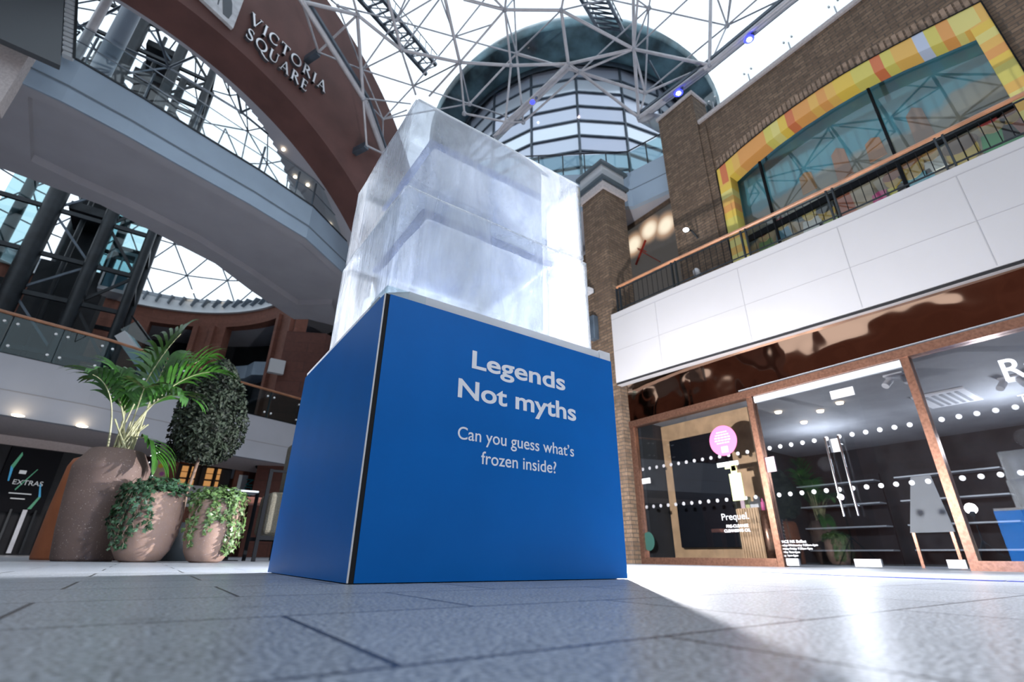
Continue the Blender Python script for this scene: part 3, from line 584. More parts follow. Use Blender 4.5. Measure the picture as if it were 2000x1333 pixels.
def muralmat():
    m = mat('beach_mural', (0.2, 0.3, 0.35), 0.6); nt = m.node_tree; N = nt.nodes.new; L = nt.links.new; b = nt.nodes['Principled BSDF']
    t = N('ShaderNodeTexCoord'); s = N('ShaderNodeSeparateXYZ'); L(t.outputs['Object'], s.inputs[0])
    n = N('ShaderNodeTexNoise'); n.inputs['Scale'].default_value = 1.3; n.inputs['Detail'].default_value = 3; L(t.outputs['Object'], n.inputs['Vector'])
    a = N('ShaderNodeMath'); a.operation = 'MULTIPLY_ADD'; a.inputs[1].default_value = 0.9; L(n.outputs['Fac'], a.inputs[0]); L(s.outputs['Z'], a.inputs[2])
    mr = N('ShaderNodeMapRange'); mr.inputs['From Min'].default_value = 6.1; mr.inputs['From Max'].default_value = 9.3; L(a.outputs[0], mr.inputs['Value'])
    r = N('ShaderNodeValToRGB'); L(mr.outputs[0], r.inputs[0]); el = r.color_ramp.elements
    el[0].position = 0.0; el[0].color = (0.55, 0.42, 0.27, 1); el[1].position = 0.30; el[1].color = (0.50, 0.37, 0.24, 1)
    for p_, c_ in ((0.32, (0.08, 0.12, 0.14)), (0.40, (0.40, 0.34, 0.26)), (0.52, (0.30, 0.30, 0.27)), (0.56, (0.10, 0.33, 0.42)), (0.75, (0.14, 0.42, 0.52)), (1.0, (0.07, 0.16, 0.24))): e_ = el.new(p_); e_.color = (*c_, 1)
    L(r.outputs[0], b.inputs['Base Color']); return m
mu_ = MB().box((WX + 0.55, -1.9, 4.86), (WX + 0.60, 3.0, 8.9)).build('mural_picture', muralmat(), mwin); mu_.location = mwm.to_translation()
for y in (2.0, 0.7, -0.7):  # added fill lights, unseen behind the glass, to brighten the mural's lower part
    a = bpy.data.lights.new('mural_fill_light', 'POINT'); a.energy = 34; a.shadow_soft_size = 0.08; a.color = (1.0, 0.95, 0.88); ao_ = bpy.data.objects.new('mural_fill_light', a); COL.objects.link(ao_); ao_.location = (WX + 0.40, y, 5.25)
def col(c, r=0.6):
    k = 'paint_%d_%d_%d' % tuple(int(x * 99) for x in c)
    return bpy.data.materials.get(k) or mat(k, c, r)
def disc(c, ry, rz, x, n=18): return [(x, c[0] + ry * math.cos(2 * PI * j / n), c[1] + rz * math.sin(2 * PI * j / n)) for j in range(n)]
XM = WX + 0.53
# plain painted beach-goers: oval head, hair cap, body
F0 = [((1492, 461), 0.15, (0.60, 0.42, 0.22), (0.35, 0.10, 0.08), (0.25, 0.42, 0.20)), ((1525, 439), 0.14, (0.62, 0.45, 0.2), (0.4, 0.1, 0.12), (0.15, 0.35, 0.5)), ((1580, 417), 0.17, (0.70, 0.48, 0.12), (0.5, 0.4, 0.2), (0.78, 0.78, 0.75)),
        ((1614, 414), 0.19, (0.72, 0.46, 0.08), (0.05, 0.05, 0.05), (0.30, 0.40, 0.10)), ((1744, 352), 0.16, (0.70, 0.45, 0.10), (0.35, 0.12, 0.06), (0.75, 0.65, 0.10)), ((1775, 326), 0.27, (0.72, 0.46, 0.12), (0.38, 0.14, 0.05), (0.20, 0.50, 0.62)),
        ((1817, 302), 0.13, (0.62, 0.4, 0.16), (0.55, 0.25, 0.05), (0.75, 0.75, 0.72)), ((1880, 296), 0.26, (0.75, 0.52, 0.10), (0.25, 0.15, 0.10), (0.60, 0.5, 0.4)), ((1936, 240), 0.20, (0.6, 0.4, 0.15), (0.6, 0.04, 0.03), (0.05, 0.40, 0.12)), ((1972, 226), 0.15, (0.62, 0.4, 0.1), (0.3, 0.12, 0.08), (0.5, 0.2, 0.15))]
figs = [(onx(*q, XM).y, onx(*q, XM).z, r_, a_, b_, c_) for q, r_, a_, b_, c_ in F0]
for y, z, r, sk, ha, bo in figs:
    f = MB().prism([(XM, y - r * 1.2, z - r * 2.6), (XM, y + r * 1.2, z - r * 2.6), (XM, y + r * 0.9, z - r * 0.8), (XM, y - r * 0.9, z - r * 0.8)], (0.02, 0, 0)); fo = mpart(f, 'painted_beachgoer', col(bo), mu_)
    fo.data.transform(Matrix.Translation((0, 0, 0))); fo.parent = mwin
    q = mpart(MB().prism(disc((y, z), r * 0.8, r, XM - 0.006), (0.02, 0, 0)), 'painted_head', col(sk), fo)
    q = mpart(MB().prism(disc((y, z + r * 0.55), r * 0.9, r * 0.6, XM - 0.010), (0.02, 0, 0)), 'painted_hair', col(ha), fo)
for q, h, c in (((1576, 355), 0.5, (0.45, 0.22, 0.08)), ((1642, 317), 0.75, (0.40, 0.18, 0.10)), ((1708, 289), 0.5, (0.48, 0.20, 0.08)), ((1794, 242), 0.8, (0.35, 0.20, 0.14)), ((1650, 396), 0.55, (0.50, 0.13, 0.06)), ((1720, 384), 0.25, (0.70, 0.05, 0.25))):
    y, z = onx(*q, XM).y, onx(*q, XM).z
    mpart(MB().prism([(XM, y - 0.14, z - h / 2), (XM, y + 0.14, z - h / 2), (XM, y + 0.12, z + h * 0.35), (XM, y, z + h / 2), (XM, y - 0.12, z + h * 0.35)], (0.02, 0, 0)), 'painted_tower', col(c))

# wall lamp and camera on the brick wall
p = onx(1362, 465, WX - 0.1); t = thing('wall_lamp', 'curved black wall lamp with lit white head on the brick wall', 'lamp', (WX - 0.02, p.y, p.z))
MB().path([V((0, 0, -0.10)), V((-0.12, 0.0, 0.05)), V((-0.22, 0.03, 0.16)), V((-0.34, 0.06, 0.18))], 0.022, 6).build('arm', M['steel_dark'], t)
MB().box((-0.04, -0.05, -0.22), (0.0, 0.05, 0.0)).build('bracket', M['steel_dark'], t); MB().sphere((-0.38, 0.07, 0.14), 0.06, sc=(1.2, 1, 0.6)).build('lamp_head', M['cool'], t)
p = onx(1358, 531, WX - 0.3); t = thing('security_camera', 'white dome security camera on the brick wall below the lamp', 'camera', (WX - 0.12, p.y, p.z))
MB().lathe((-0.14, 0, 0), [(0, -0.12), (0.05, -0.10), (0.075, -0.04), (0.075, 0.04), (0.04, 0.09), (0, 0.10)], 16).build('housing', M['white'], t); MB().box((-0.1, -0.03, -0.02), (0.12, 0.03, 0.03)).build('bracket', M['white'], t)

# brick column with grey capital
CX0, CY0, CS = 6.92, 5.12, 0.78
colm = thing('brick_column', 'tall square brown brick column with pale capital beside the balcony', 'column', (CX0 + CS / 2, CY0 + CS / 2, 0)); c2 = CS / 2
def ring(a, z0, z1): return MB().box((-c2 - a, -c2 - a, z0), (c2 + a, c2 + a, z1))
o = MB().box((-c2, -c2, 0), (c2, c2, 8.72)).build('shaft', M['brick'], colm)
lab(ring(0.06, 8.72, 8.92).build('stone_collar', M['stone_cap'], colm), 'pale stone collar'); ring(0.02, 8.92, 9.02).build('neck', M['cap_grey'], colm); ring(0.10, 9.02, 9.10).build('trim', M['cap_dark'], colm)
lab(ring(0.02, 9.10, 9.52).build('grey_block', M['cap_grey'], colm), 'pale grey block'); ring(0.10, 9.52, 9.60).build('trim', M['cap_dark'], colm)
for (px, py, lb) in ((1156, 572, 'white floodlight high on the left face of the brick column'), (1160, 640, 'grey speaker box lower on the left face of the brick column')):
    p = onx(px, py, CX0 - 0.08); t = thing('floodlight' if 'flood' in lb else 'wall_speaker', lb, 'floodlight' if 'flood' in lb else 'speaker', (CX0 - 0.01, p.y, p.z))
    if 'flood' in lb: MB().box((-0.26, -0.09, -0.05), (-0.10, 0.09, 0.06)).build('lamp_head', M['white'], t); MB().box((-0.12, -0.02, 0.0), (0.0, 0.02, 0.10)).build('bracket', M['steel_dark'], t)
    else: bevel(MB().box((-0.16, -0.09, -0.32), (0.0, 0.09, 0.28)).build('cabinet', M['steel_mid'], t), 0.02)

# recess shopfront with glowing poster
struct('wall_recess', MB().box((8.92, 4.26, 8.92), (9.3, 9.5, 9.62)).box((8.92, 7.5, 4.95), (9.3, 9.5, 8.92)), M['brick'])
struct('trim_4', MB().box((8.91, 4.26, 4.85), (9.4, 9.5, 4.95)), M['soffit'])
def postermat(cs):
    m = mat('backlit_poster', (0.03, 0.03, 0.032), 0.4); nt = m.node_tree; N = nt.nodes.new; L = nt.links.new; b = nt.nodes['Principled BSDF']; t = N('ShaderNodeTexCoord'); last = None
    for c in cs:
        d = N('ShaderNodeVectorMath'); d.operation = 'DISTANCE'; L(t.outputs['Object'], d.inputs[0]); d.inputs[1].default_value = c
        r = N('ShaderNodeMapRange'); r.interpolation_type = 'SMOOTHSTEP'; r.inputs['From Min'].default_value = 0.10; r.inputs['From Max'].default_value = 0.50; r.inputs['To Min'].default_value = 1; r.inputs['To Max'].default_value = 0; L(d.outputs['Value'], r.inputs['Value'])
        if last is None: last = r.outputs[0]
        else:
            a = N('ShaderNodeMath'); a.operation = 'MAXIMUM'; L(last, a.inputs[0]); L(r.outputs[0], a.inputs[1]); last = a.outputs[0]
    cr_ = N('ShaderNodeValToRGB'); L(last, cr_.inputs[0]); cr_.color_ramp.elements[0].color = (0.05, 0.045, 0.04, 1); cr_.color_ramp.elements[1].color = (1, 0.86, 0.66, 1); e_ = cr_.color_ramp.elements.new(0.5); e_.color = (0.42, 0.27, 0.17, 1)
    L(cr_.outputs[0], b.inputs['Emission Color']); b.inputs['Emission Strength'].default_value = 0.9; return m
PX = 8.95
cs = [tuple(onx(a, b, PX)) for a, b in ((1238, 478), (1268, 449), (1300, 440))]
ps = MB().box((PX, 4.28, 4.96), (PX + 0.05, 7.48, 8.90)).build('backlit_poster', postermat(cs)); tag(ps, 'backlit poster with glowing warm globes and a dark red cross, in the brick recess', 'poster')
k_ = MB()
for a, b in (((1247, 486), (1262, 492)), ((1262, 470), (1243, 518)), ((1247, 488), (1290, 512))):
    p, q = onx(*a, PX - 0.01), onx(*b, PX - 0.01); k_.bar(p, q, 0.02, 0.11 if a[0] != 1247 or b[0] != 1290 else 0.07, (1, 0, 0))
lab(k_.build('red_cross', mat('dark_red_paint', (0.25, 0.02, 0.01), 0.6), ps), 'dark red painted cross')
for a in ((1240, 400),): pass

# second-floor grey fascia with glass balustrade, right of centre
GP = [(8.62, 4.25), (8.33, 5.35), (6.85, 6.55), (5.2, 7.9), (4.0, 9.2)]
g = MB().wall(GP, 9.0, 10.2, 0.15, -1); fo = g.build('balcony_band', M['fascia']); tag(fo, 'grey panelled upper balcony edge turning a corner behind the brick column', 'balcony')
MB().wall([(x - 0.004, y - 0.004) for x, y in GP], 9.56, 9.585, 0.01, -1).build('panel_joint', M['joint_d'], fo)
struct('trim_5', MB().prism([(8.7, 4.3, 9.05), (8.4, 5.45, 9.05), (6.9, 6.7, 9.05), (4.1, 9.4, 9.05), (8, 14, 9.05), (13, 10, 9.05), (13, 4.3, 9.05)], (0, 0, 0.2)), M['soffit'])
gb = thing('glass_balustrade', 'glass balustrade with dark posts on the grey upper balcony behind the column', 'railing', (6.85, 6.55, 10.2)); gbm = Matrix.Translation((-6.85, -6.55, -10.2))
for i in range(len(GP) - 1):
    a = V((*GP[i], 10.2)); b = V((*GP[i + 1], 10.2)); n = max(1, round((b - a).length / 0.75)); nrm = V((0.08, 0.06, 0))
    for k in range(n):
        p = a.lerp(b, k / n) + nrm; q = a.lerp(b, (k + 1) / n) + nrm
        o = MB().prism([p, q, q + V((0, 0, 0.82)), p + V((0, 0, 0.82))], (0.012, 0.012, 0)).build('glass_panel', M['glass_teal'], gb); o.data.transform(gbm)
        o = MB().tube(p, p + V((0, 0, 0.88)), 0.02, 6).build('post', M['steel_dark'], gb); o.data.transform(gbm)
o = MB().path([V((x + 0.08, y + 0.06, 11.08)) for x, y in GP], 0.022, 6).build('top_rail', M['steel_dark'], gb); o.data.transform(gbm)
# parapet glass rail over the brick wall
pg = thing('glass_balustrade', 'clear glass balustrade standing on top of the long brick wall', 'railing', (WX + 0.3, 0, 10.3)); 
MB().box((0, -6, 0.06), (0.012, 3.05, 0.95)).build('glass_panel', M['glass'], pg)
MB().path([V((0, 3.05, 0.36)), V((0, -6, 0.36))], 0.010, 5).build('rail', M['steel'], pg)
for k in range(8): MB().tube((0.0, 2.85 - k * 0.98, 0), (0.0, 2.85 - k * 0.98, 0.62), 0.014, 6).build('post', M['steel'], pg)
for k in range(16): MB().tube((-0.02, 2.85 - (k // 2) * 0.98 + (-0.09 if k % 2 else 0.09), 0.72), (0.03, 2.85 - (k // 2) * 0.98 + (-0.09 if k % 2 else 0.09), 0.72), 0.022, 8).build('clamp', M['clamp'], pg)
# ================================================================ RED SANDSTONE ARCH WITH LETTERING
AD = V((0.906, 0.424, 0)).normalized(); AN = V((AD.y, -AD.x, 0)); AP = V((2.48, 11.73, 0)); UZ = V((0, 0, 1))
def aw(s, z, o=0.0): return AP + AD * s + UZ * z + AN * o
ICS, ICZ, IR = -4.64, 4.10, 8.33; OCS, OCZ, OR_ = -4.64, 9.56, 8.09
def inz(s, r=IR): return ICZ + math.sqrt(max(r * r - (s - ICS) ** 2, 0))
def outz(s): return OCZ + math.sqrt(max(OR_ ** 2 - (s - OCS) ** 2, 0))
am = MB(); ss = [-11.9 + i * (14.5 / 58) for i in range(59)]
for a, b in zip(ss[:-1], ss[1:]):
    am.prism([aw(a, inz(a)), aw(b, inz(b)), aw(b, outz(b)), aw(a, outz(a))], -AN * 1.07)
am.prism([aw(2.6, 0), aw(3.45, 0), aw(3.45, 9.8), aw(2.6, outz(2.6))], -AN * 1.07)
am.prism([aw(-12.73, 0), aw(-11.9, 0), aw(-11.9, outz(-11.9)), aw(-12.73, 9.8)], -AN * 1.07)
arch = am.build('stone_arch', M['sand_arch']); tag(arch, 'huge red sandstone arch carrying the name lettering, spanning above the left walkway', 'arch')
vm = MB()
for a, b in zip(ss[:-1], ss[1:]):
    if b > 1.4: break
    vm.prism([aw(a, inz(a) + 0.01, -1.08), aw(b, inz(b) + 0.01, -1.08), aw(b, inz(b) + 0.6, -1.08), aw(a, inz(a) + 0.6, -1.08)], -AN * (0.12 + 2.0 * max(0, min(1, (a + 6) / 6)) ** 3))
vo = vm.build('arch_soffit', M['soffit']); tag(vo, 'grey curved ceiling strip behind the red arch', 'ceiling')
for i, (px, py) in enumerate(((603, 277), (643, 334), (674, 390), (604, 324))):
    s_ = [-1.9, -0.75, 0.45, -1.1][i]; p = aw(s_, inz(s_) - 0.03, -1.5 - 0.12 * i)
    tag(MB().sphere(p, 0.055, sc=(1, 1, 0.6)).build('ceiling_downlight', M['warm']), ORD[i] + ' warm downlight in the grey strip behind the red arch, in building order from the left'.replace(', in building order from the left', '')  , 'downlight', 'downlights behind the arch')
# lettering: drawn stroke by stroke with thick and thin strokes and small serifs
def ribbon(pts, w):
    L_, R_ = [], []; n = len(pts)
    for i in range(n):
        a = V((*pts[max(i - 1, 0)], 0)); b = V((*pts[min(i + 1, n - 1)], 0)); d = (b - a).normalized(); nn = V((-d.y, d.x, 0)); ww = w[i] if isinstance(w, (list, tuple)) else w
        L_.append(V((*pts[i], 0)) + nn * ww / 2); R_.append(V((*pts[i], 0)) - nn * ww / 2)
    return L_, R_
def arcp(cx, cy, rx, ry, a0, a1, n=22): return [(cx + rx * math.cos(math.radians(a0 + (a1 - a0) * i / n)), cy + ry * math.sin(math.radians(a0 + (a1 - a0) * i / n))) for i in range(n + 1)]
def thick(a0, a1, tw=0.135, th=0.05, n=22, ph=0): return [th + (tw - th) * abs(math.cos(math.radians(a0 + (a1 - a0) * i / n + ph))) for i in range(n + 1)]
T_, H_ = 0.14, 0.05
GL = {
 'I': (0.36, [([(0.18, 0), (0.18, 1)], T_), ([(0.06, 0.02), (0.30, 0.02)], 0.04), ([(0.06, 0.98), (0.30, 0.98)], 0.04)]),
 'V': (0.88, [([(0.13, 1), (0.45, 0)], T_), ([(0.76, 1), (0.45, 0.02)], H_), ([(0.02, 0.98), (0.27, 0.98)], 0.04), ([(0.65, 0.98), (0.87, 0.98)], 0.04)]),
 'C': (0.86, [(arcp(0.46, 0.5, 0.37, 0.46, 48, 312), thick(48, 312)), ([(0.72, 0.70), (0.72, 0.92)], 0.05), ([(0.72, 0.10), (0.74, 0.28)], 0.04)]),
 'T': (0.76, [([(0.38, 0), (0.38, 1)], T_), ([(0.03, 0.97), (0.73, 0.97)], 0.06), ([(0.05, 0.80), (0.04, 1.0)], 0.05), ([(0.71, 0.80), (0.72, 1.0)], 0.05), ([(0.26, 0.02), (0.50, 0.02)], 0.04)]),
 'O': (0.98, [(arcp(0.49, 0.5, 0.39, 0.46, 0, 360), thick(0, 360, ph=15))]),
 'R': (0.80, [([(0.17, 0), (0.17, 1)], T_), (arcp(0.22, 0.745, 0.30, 0.225, 90, -90), thick(90, -90)), ([(0.34, 0.52), (0.74, 0.0)], 0.13), ([(0.05, 0.02), (0.30, 0.02)], 0.04), ([(0.05, 0.98), (0.25, 0.98)], 0.04)]),
 'A': (0.88, [([(0.42, 1), (0.13, 0)], H_), ([(0.42, 1.0), (0.74, 0)], T_), ([(0.22, 0.33), (0.62, 0.33)], 0.05), ([(0.02, 0.02), (0.24, 0.02)], 0.04), ([(0.62, 0.02), (0.87, 0.02)], 0.04)]),
 'S': (0.62, [([(0.50, 0.80), (0.44, 0.92), (0.31, 0.97), (0.17, 0.91), (0.12, 0.77), (0.19, 0.62), (0.34, 0.50), (0.48, 0.37), (0.53, 0.22), (0.45, 0.08), (0.29, 0.03), (0.15, 0.08), (0.09, 0.22)], [0.04, 0.05, 0.06, 0.08, 0.11, 0.14, 0.16, 0.14, 0.11, 0.08, 0.06, 0.05, 0.04]), ([(0.51, 0.72), (0.52, 0.93)], 0.04), ([(0.08, 0.07), (0.07, 0.29)], 0.04)]),
 'Q': (0.98, [(arcp(0.49, 0.5, 0.39, 0.46, 0, 360), thick(0, 360, ph=15)), ([(0.50, 0.06), (0.68, -0.12), (0.98, -0.30), (1.28, -0.30)], [0.06, 0.12, 0.09, 0.03])]),
 'U': (0.86, [([(0.17, 1), (0.17, 0.34), (0.20, 0.18), (0.29, 0.07), (0.42, 0.03), (0.56, 0.06), (0.66, 0.15), (0.70, 0.32), (0.70, 1)], [T_, T_, 0.13, 0.10, 0.07, 0.05, 0.05, 0.05, 0.05]), ([(0.05, 0.98), (0.29, 0.98)], 0.04), ([(0.60, 0.98), (0.80, 0.98)], 0.04)]),
 'E': (0.62, [([(0.17, 0), (0.17, 1)], T_), ([(0.06, 0.975), (0.53, 0.975)], 0.05), ([(0.17, 0.52), (0.46, 0.52)], 0.05), ([(0.06, 0.025), (0.56, 0.025)], 0.05), ([(0.52, 0.84), (0.53, 1.0)], 0.04), ([(0.46, 0.44), (0.46, 0.60)], 0.04), ([(0.54, 0.0), (0.58, 0.19)], 0.04)]),
}
sg = thing('raised_lettering', 'raised silver serif letters spelling the centre name on the red arch', 'sign', aw(-3.2, 13.3, 0.05)); sgm = Matrix.Translation(-aw(-3.2, 13.3, 0.05))
Mlet = mat('silver_letters', (0.62, 0.63, 0.66), 0.35, 0.5); Mlet_d = mat('dark_letter_sides', (0.06, 0.06, 0.07), 0.5)
def word(wd, s0, s1, zb, h):
    tot = sum(GL[c][0] for c in wd) + 0.12 * (len(wd) - 1); k = (s1 - s0) / tot; x = 0
    for c in wd:
        wgt, st_ = GL[c]
        for off_, nm, mt, par, d in ((0.0, 'letter', Mlet_d, sg, 0.10), (0.101, 'letter_face', Mlet, None, 0.012)):
            m = MB()
            for pts_, w_ in st_:
                A_, B_ = ribbon(pts_, w_)
                for i in range(len(A_) - 1):
                    q = [A_[i], A_[i + 1], B_[i + 1], B_[i]]
                    m.prism([aw(s0 + (x + p.x) * k, zb + p.y * h, off_) for p in q], AN * d)
            o = m.build(nm, mt, par if par else lt); o.data.transform(sgm)
            if not par: continue
            lt = o; lt['label'] = 'silver letter ' + c
        x += wgt + 0.12
K19 = 1.19
word('VICTORIA', -3.82 * K19, -1.62 * K19, 0.078 + (11.345 - 0.078) * K19, 0.34 * K19)
word('SQUARE', -3.80 * K19, -2.12 * K19, 0.078 + (10.85 - 0.078) * K19, 0.335 * K19)
# emblem plaque
S1_, S0_, Z0_, Z1_ = -4.06 * K19, -5.35 * K19, 0.078 + 10.68 * K19, 0.078 + 11.72 * K19
pq = thing('emblem_plaque', 'pale square plaque with dark curved emblem left of the name on the red arch', 'sign', aw(S0_, Z0_, 0.05)); pqm = Matrix.Translation(-aw(S0_, Z0_, 0.05))
def pk(mb, nm, mt): o = mb.build(nm, mt, pq); o.data.transform(pqm); return o
def pw(u, v, o=0.0): return aw(S0_ + (S1_ - S0_) * u, Z0_ + (Z1_ - Z0_) * v + 0.06 * (1 - u), o)
pk(MB().prism([pw(0, 0, 0.02), pw(1, 0, 0.02), pw(1, 1, 0.02), pw(0, 1, 0.02)], AN * 0.10), 'board', mat('pale_plaque', (0.50, 0.52, 0.55), 0.6, noise=0.15, nscale=6))
def band_(pts_, w_, mt):
    A_, B_ = ribbon(pts_, w_); m = MB()
    for i in range(len(A_) - 1): m.prism([pw(p.x, p.y, 0.121) for p in (A_[i], A_[i + 1], B_[i + 1], B_[i])], AN * 0.01)
    return m
dk = mat('slate_emblem', (0.07, 0.085, 0.10), 0.6)
pk(band_([(0.62, 0.98), (0.70, 0.80), (0.78, 0.55), (0.83, 0.30), (0.84, 0.12)], [0.03, 0.12, 0.17, 0.16, 0.10], dk), 'emblem_stroke', dk)
pk(band_([(0.50, 0.95), (0.60, 0.70), (0.66, 0.45), (0.68, 0.22)], [0.015, 0.03, 0.03, 0.015], dk), 'emblem_stroke', dk)
pk(band_([(0.38, 0.95), (0.47, 0.75), (0.52, 0.50), (0.54, 0.30)], [0.01, 0.02, 0.02, 0.01], dk), 'emblem_stroke', dk)
pk(band_([(0.10, 0.70), (0.35, 0.70)], [0.30, 0.26], dk), 'emblem_stroke', dk)

# ================================================================ UPPER WALKWAY (bridge)
ZB, ZT = 9.0, 10.2
Npx = [(-60, 128), (15, 152), (119, 200), (245, 266), (350, 325), (486, 400), (560, 445), (595, 466), (658, 524)]
Fpx = [(-60, 305), (0, 328), (100, 365), (196, 400), (297, 452), (420, 515), (490, 568), (574, 624), (602, 624), (650, 660)]
Rpx = [(60, 315), (150, 358), (245, 400), (385, 470), (490, 535), (581, 596), (648, 594)]
Nn = [p.xy.to_tuple() for p in plan(Npx, ZB)]; Ff = [p.xy.to_tuple() for p in plan(Fpx, ZB)]; Rr = [p.xy.to_tuple() for p in plan(Rpx, ZB)]
e_ = V(Nn[-1]) + (V(Nn[-1]) - V(Nn[-2])) * 1.2; Nn.append((e_.x, e_.y)); Nn.insert(0, (Nn[0][0] - 2.5, Nn[0][1] - 0.1)); Ff.insert(0, (Ff[0][0] - 2.5, Ff[0][1] - 0.3))
Ff[-1] = (4.2, 18.0)
bm_ = MB().wall([(x, y - 0.01) for x, y in Nn], ZB - 0.004, ZT, 0.05, -1); fas = bm_.build('walkway_fascia', M['fascia']); tag(fas, 'long curved blue grey edge panel of the overhead walkway, upper left', 'walkway edge')
MB().wall([(x + 0.02, y - 0.085) for x, y in Nn], 9.42, 9.455, 0.01, 1).build('panel_joint', M['joint_d'], fas); MB().wall([(x + 0.02, y - 0.085) for x, y in Nn], 10.19, 10.235, 0.05, 1).build('top_edge', M['steel_dark'], fas)
jp = onz(225, 213, 9.3)
dk_ = MB()
top = [V((x, y, ZB + 0.22)) for x, y in Nn] + [V((x, y, ZB + 0.22)) for x, y in reversed(Ff)]
dk_.prism(top, (0, 0, 0.86))
Rin = Rr; NR = [Nn[3], Nn[4], Nn[5], Nn[6], Nn[7], Nn[9], Nn[10]]
# lower rim left around the sunken ceiling panel
for tri in ((Ff[0], Ff[1], Rin[0]), (Ff[1], Ff[2], Rin[0]), (Ff[2], Ff[3], Rin[1], Rin[0]), (Ff[3], Ff[4], Rin[1]), (Ff[4], Ff[5], Rin[2], Rin[1]), (Ff[5], Ff[6], Rin[3], Rin[2]), (Ff[6], Ff[7], Rin[4], Rin[3]), (Ff[7], Ff[8], Rin[5], Rin[4])): dk_.add([V((*p, ZB)) for p in tri], [tuple(range(len(tri)))])
dk_.strip([V((x, y, ZB)) for x, y in Rin], [V((x, y, ZB + 0.22)) for x, y in Rin])
dk_.strip([V((x, y, ZB)) for x, y in Ff], [V((x, y, ZB + 0.22)) for x, y in Ff])
L0 = onz(60, 210, ZB).xy; L0 = V((L0.x, Nn[2][1] + (Nn[3][1] - Nn[2][1]) * max(0, (L0.x - Nn[2][0]) / (Nn[3][0] - Nn[2][0])) + 0.27))
dk_.add([V((*p, ZB)) for p in (Ff[0], Nn[0], Nn[1], Nn[2], L0, Rin[0])], [(0, 1, 2, 3, 4, 5)])
dk_.strip([V((p[0], p[1] - 0.015, ZB - 0.004)) for p in Nn], [V((p[0] - 0.06, p[1] + 0.30, ZB - 0.004)) for p in Nn])
dk_.strip([V((p[0] - 0.06, p[1] + 0.30, ZB)) for p in Nn], [V((p[0] - 0.06, p[1] + 0.30, ZB + 0.22)) for p in Nn])
dk_.add([V((*L0, ZB)), V((*Rin[0], ZB)), V((*Rin[0], ZB + 0.22)), V((*L0, ZB + 0.22))], [(0, 1, 2, 3)])
dk_.add([V((*Rin[5], ZB)), V((*Rin[6], ZB)), V((*Ff[10], ZB)), V((*Ff[9], ZB)), V((*Ff[8], ZB))], [(0, 1, 2, 3, 4)])
for p, q, n in ((Rin[0], Rin[2], 1), (Rin[2], Rin[5], 2)): pass
dko = dk_.build('walkway_deck', M['soffit']); tag(dko, 'overhead walkway with plain grey underside and long sunken ceiling panel, upper left', 'walkway')
gw = thing('glass_balustrade', 'clear glass balustrade along the overhead walkway below the red arch', 'railing', (Nn[4][0], Nn[4][1], ZT)); gwm = Matrix.Translation((-Nn[4][0], -Nn[4][1], -ZT))
def polyl(P, d):   # resample
    out = []; 
    for i in range(len(P) - 1):
        a, b = V(P[i]), V(P[i + 1]); n = max(1, round((b - a).length / d))
        for k in range(n): out.append(a.lerp(b, k / n))
    out.append(V(P[-1])); return out
pp = polyl(Nn[1:-1], 1.3)
for i in range(len(pp) - 1):
    a, b = pp[i], pp[i + 1]; a = V((a.x, a.y + 0.08, ZT + 0.04)); b = V((b.x, b.y + 0.08, ZT + 0.04))
    o = MB().prism([a, b, b + V((0, 0, 1.05)), a + V((0, 0, 1.05))], (0, 0.014, 0)).build('glass_panel', M['glass'], gw); o.data.transform(gwm)
    o = MB().bar(a + V((0, 0.03, 0)), a + V((0, 0.03, 1.0)), 0.035, 0.05).build('post', M['steel_mid'], gw); o.data.transform(gwm)
for z in (1.09, 0.62):
    o = MB().path([V((p.x, p.y + 0.06, ZT + z)) for p in pp], 0.014, 5).build('rail', M['steel_mid'], gw); o.data.transform(gwm)
# small sandstone pillar on the walkway
pc = onpl(648, 430, AP - AN * 2.9, AN)
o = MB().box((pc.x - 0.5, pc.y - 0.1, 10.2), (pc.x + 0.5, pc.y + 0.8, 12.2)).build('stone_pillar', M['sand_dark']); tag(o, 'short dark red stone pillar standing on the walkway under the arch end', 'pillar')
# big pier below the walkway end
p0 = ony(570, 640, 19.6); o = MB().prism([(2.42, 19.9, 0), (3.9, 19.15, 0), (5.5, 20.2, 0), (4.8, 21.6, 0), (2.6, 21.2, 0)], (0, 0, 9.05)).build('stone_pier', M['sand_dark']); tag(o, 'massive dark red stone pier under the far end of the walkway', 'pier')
o = bevel(MB().box((2.0, 19.65, 7.0), (2.6, 19.89, 7.6)).build('wall_light', M['cap_grey'])); tag(o, 'pale box lamp on the left corner of the dark stone pier', 'lamp')

# dark box, slatted strip, post and pale column, top left corner
Y7 = 7.3
def qd(pts_, y): return [ony(x, yy, y) for x, yy in pts_]
hp = qd([(-80, 38), (0, 75), (118, 128), (125, 0), (132, -120), (-80, -120)], 9.3)
o = MB().prism(hp, (-0.03, 0.15, 0)).build('hanging_box', mat('charcoal_panel', (0.055, 0.065, 0.075), 0.5)); tag(o, 'big charcoal box hanging in the top left corner', 'panel')
cb = thing('louvre_column', 'narrow column of pale slats beside the charcoal box', 'column', ony(130, 60, 9.9)); cbm = Matrix.Translation(-ony(130, 60, 9.9))
m_ = MB(); a = ony(131, 108, 9.9); b = ony(143, -120, 9.9)
for k in range(26):
    c = a.lerp(b, k / 26); m_.box((c.x - 0.09, c.y, c.z), (c.x + 0.09, c.y + 0.12, c.z + 0.09))
o = m_.build('slats', M['cap_grey'], cb); o.data.transform(cbm)
o = MB().bar(a + V((-0.11, 0, 0)), b + V((-0.11, 0, 0)), 0.03, 0.05).build('side_rail', M['steel_dark'], cb); o.data.transform(cbm)
o = MB().bar(a + V((0.12, 0, 0)), b + V((0.12, 0, 0)), 0.03, 0.05).build('side_rail', M['steel_dark'], cb); o.data.transform(cbm)
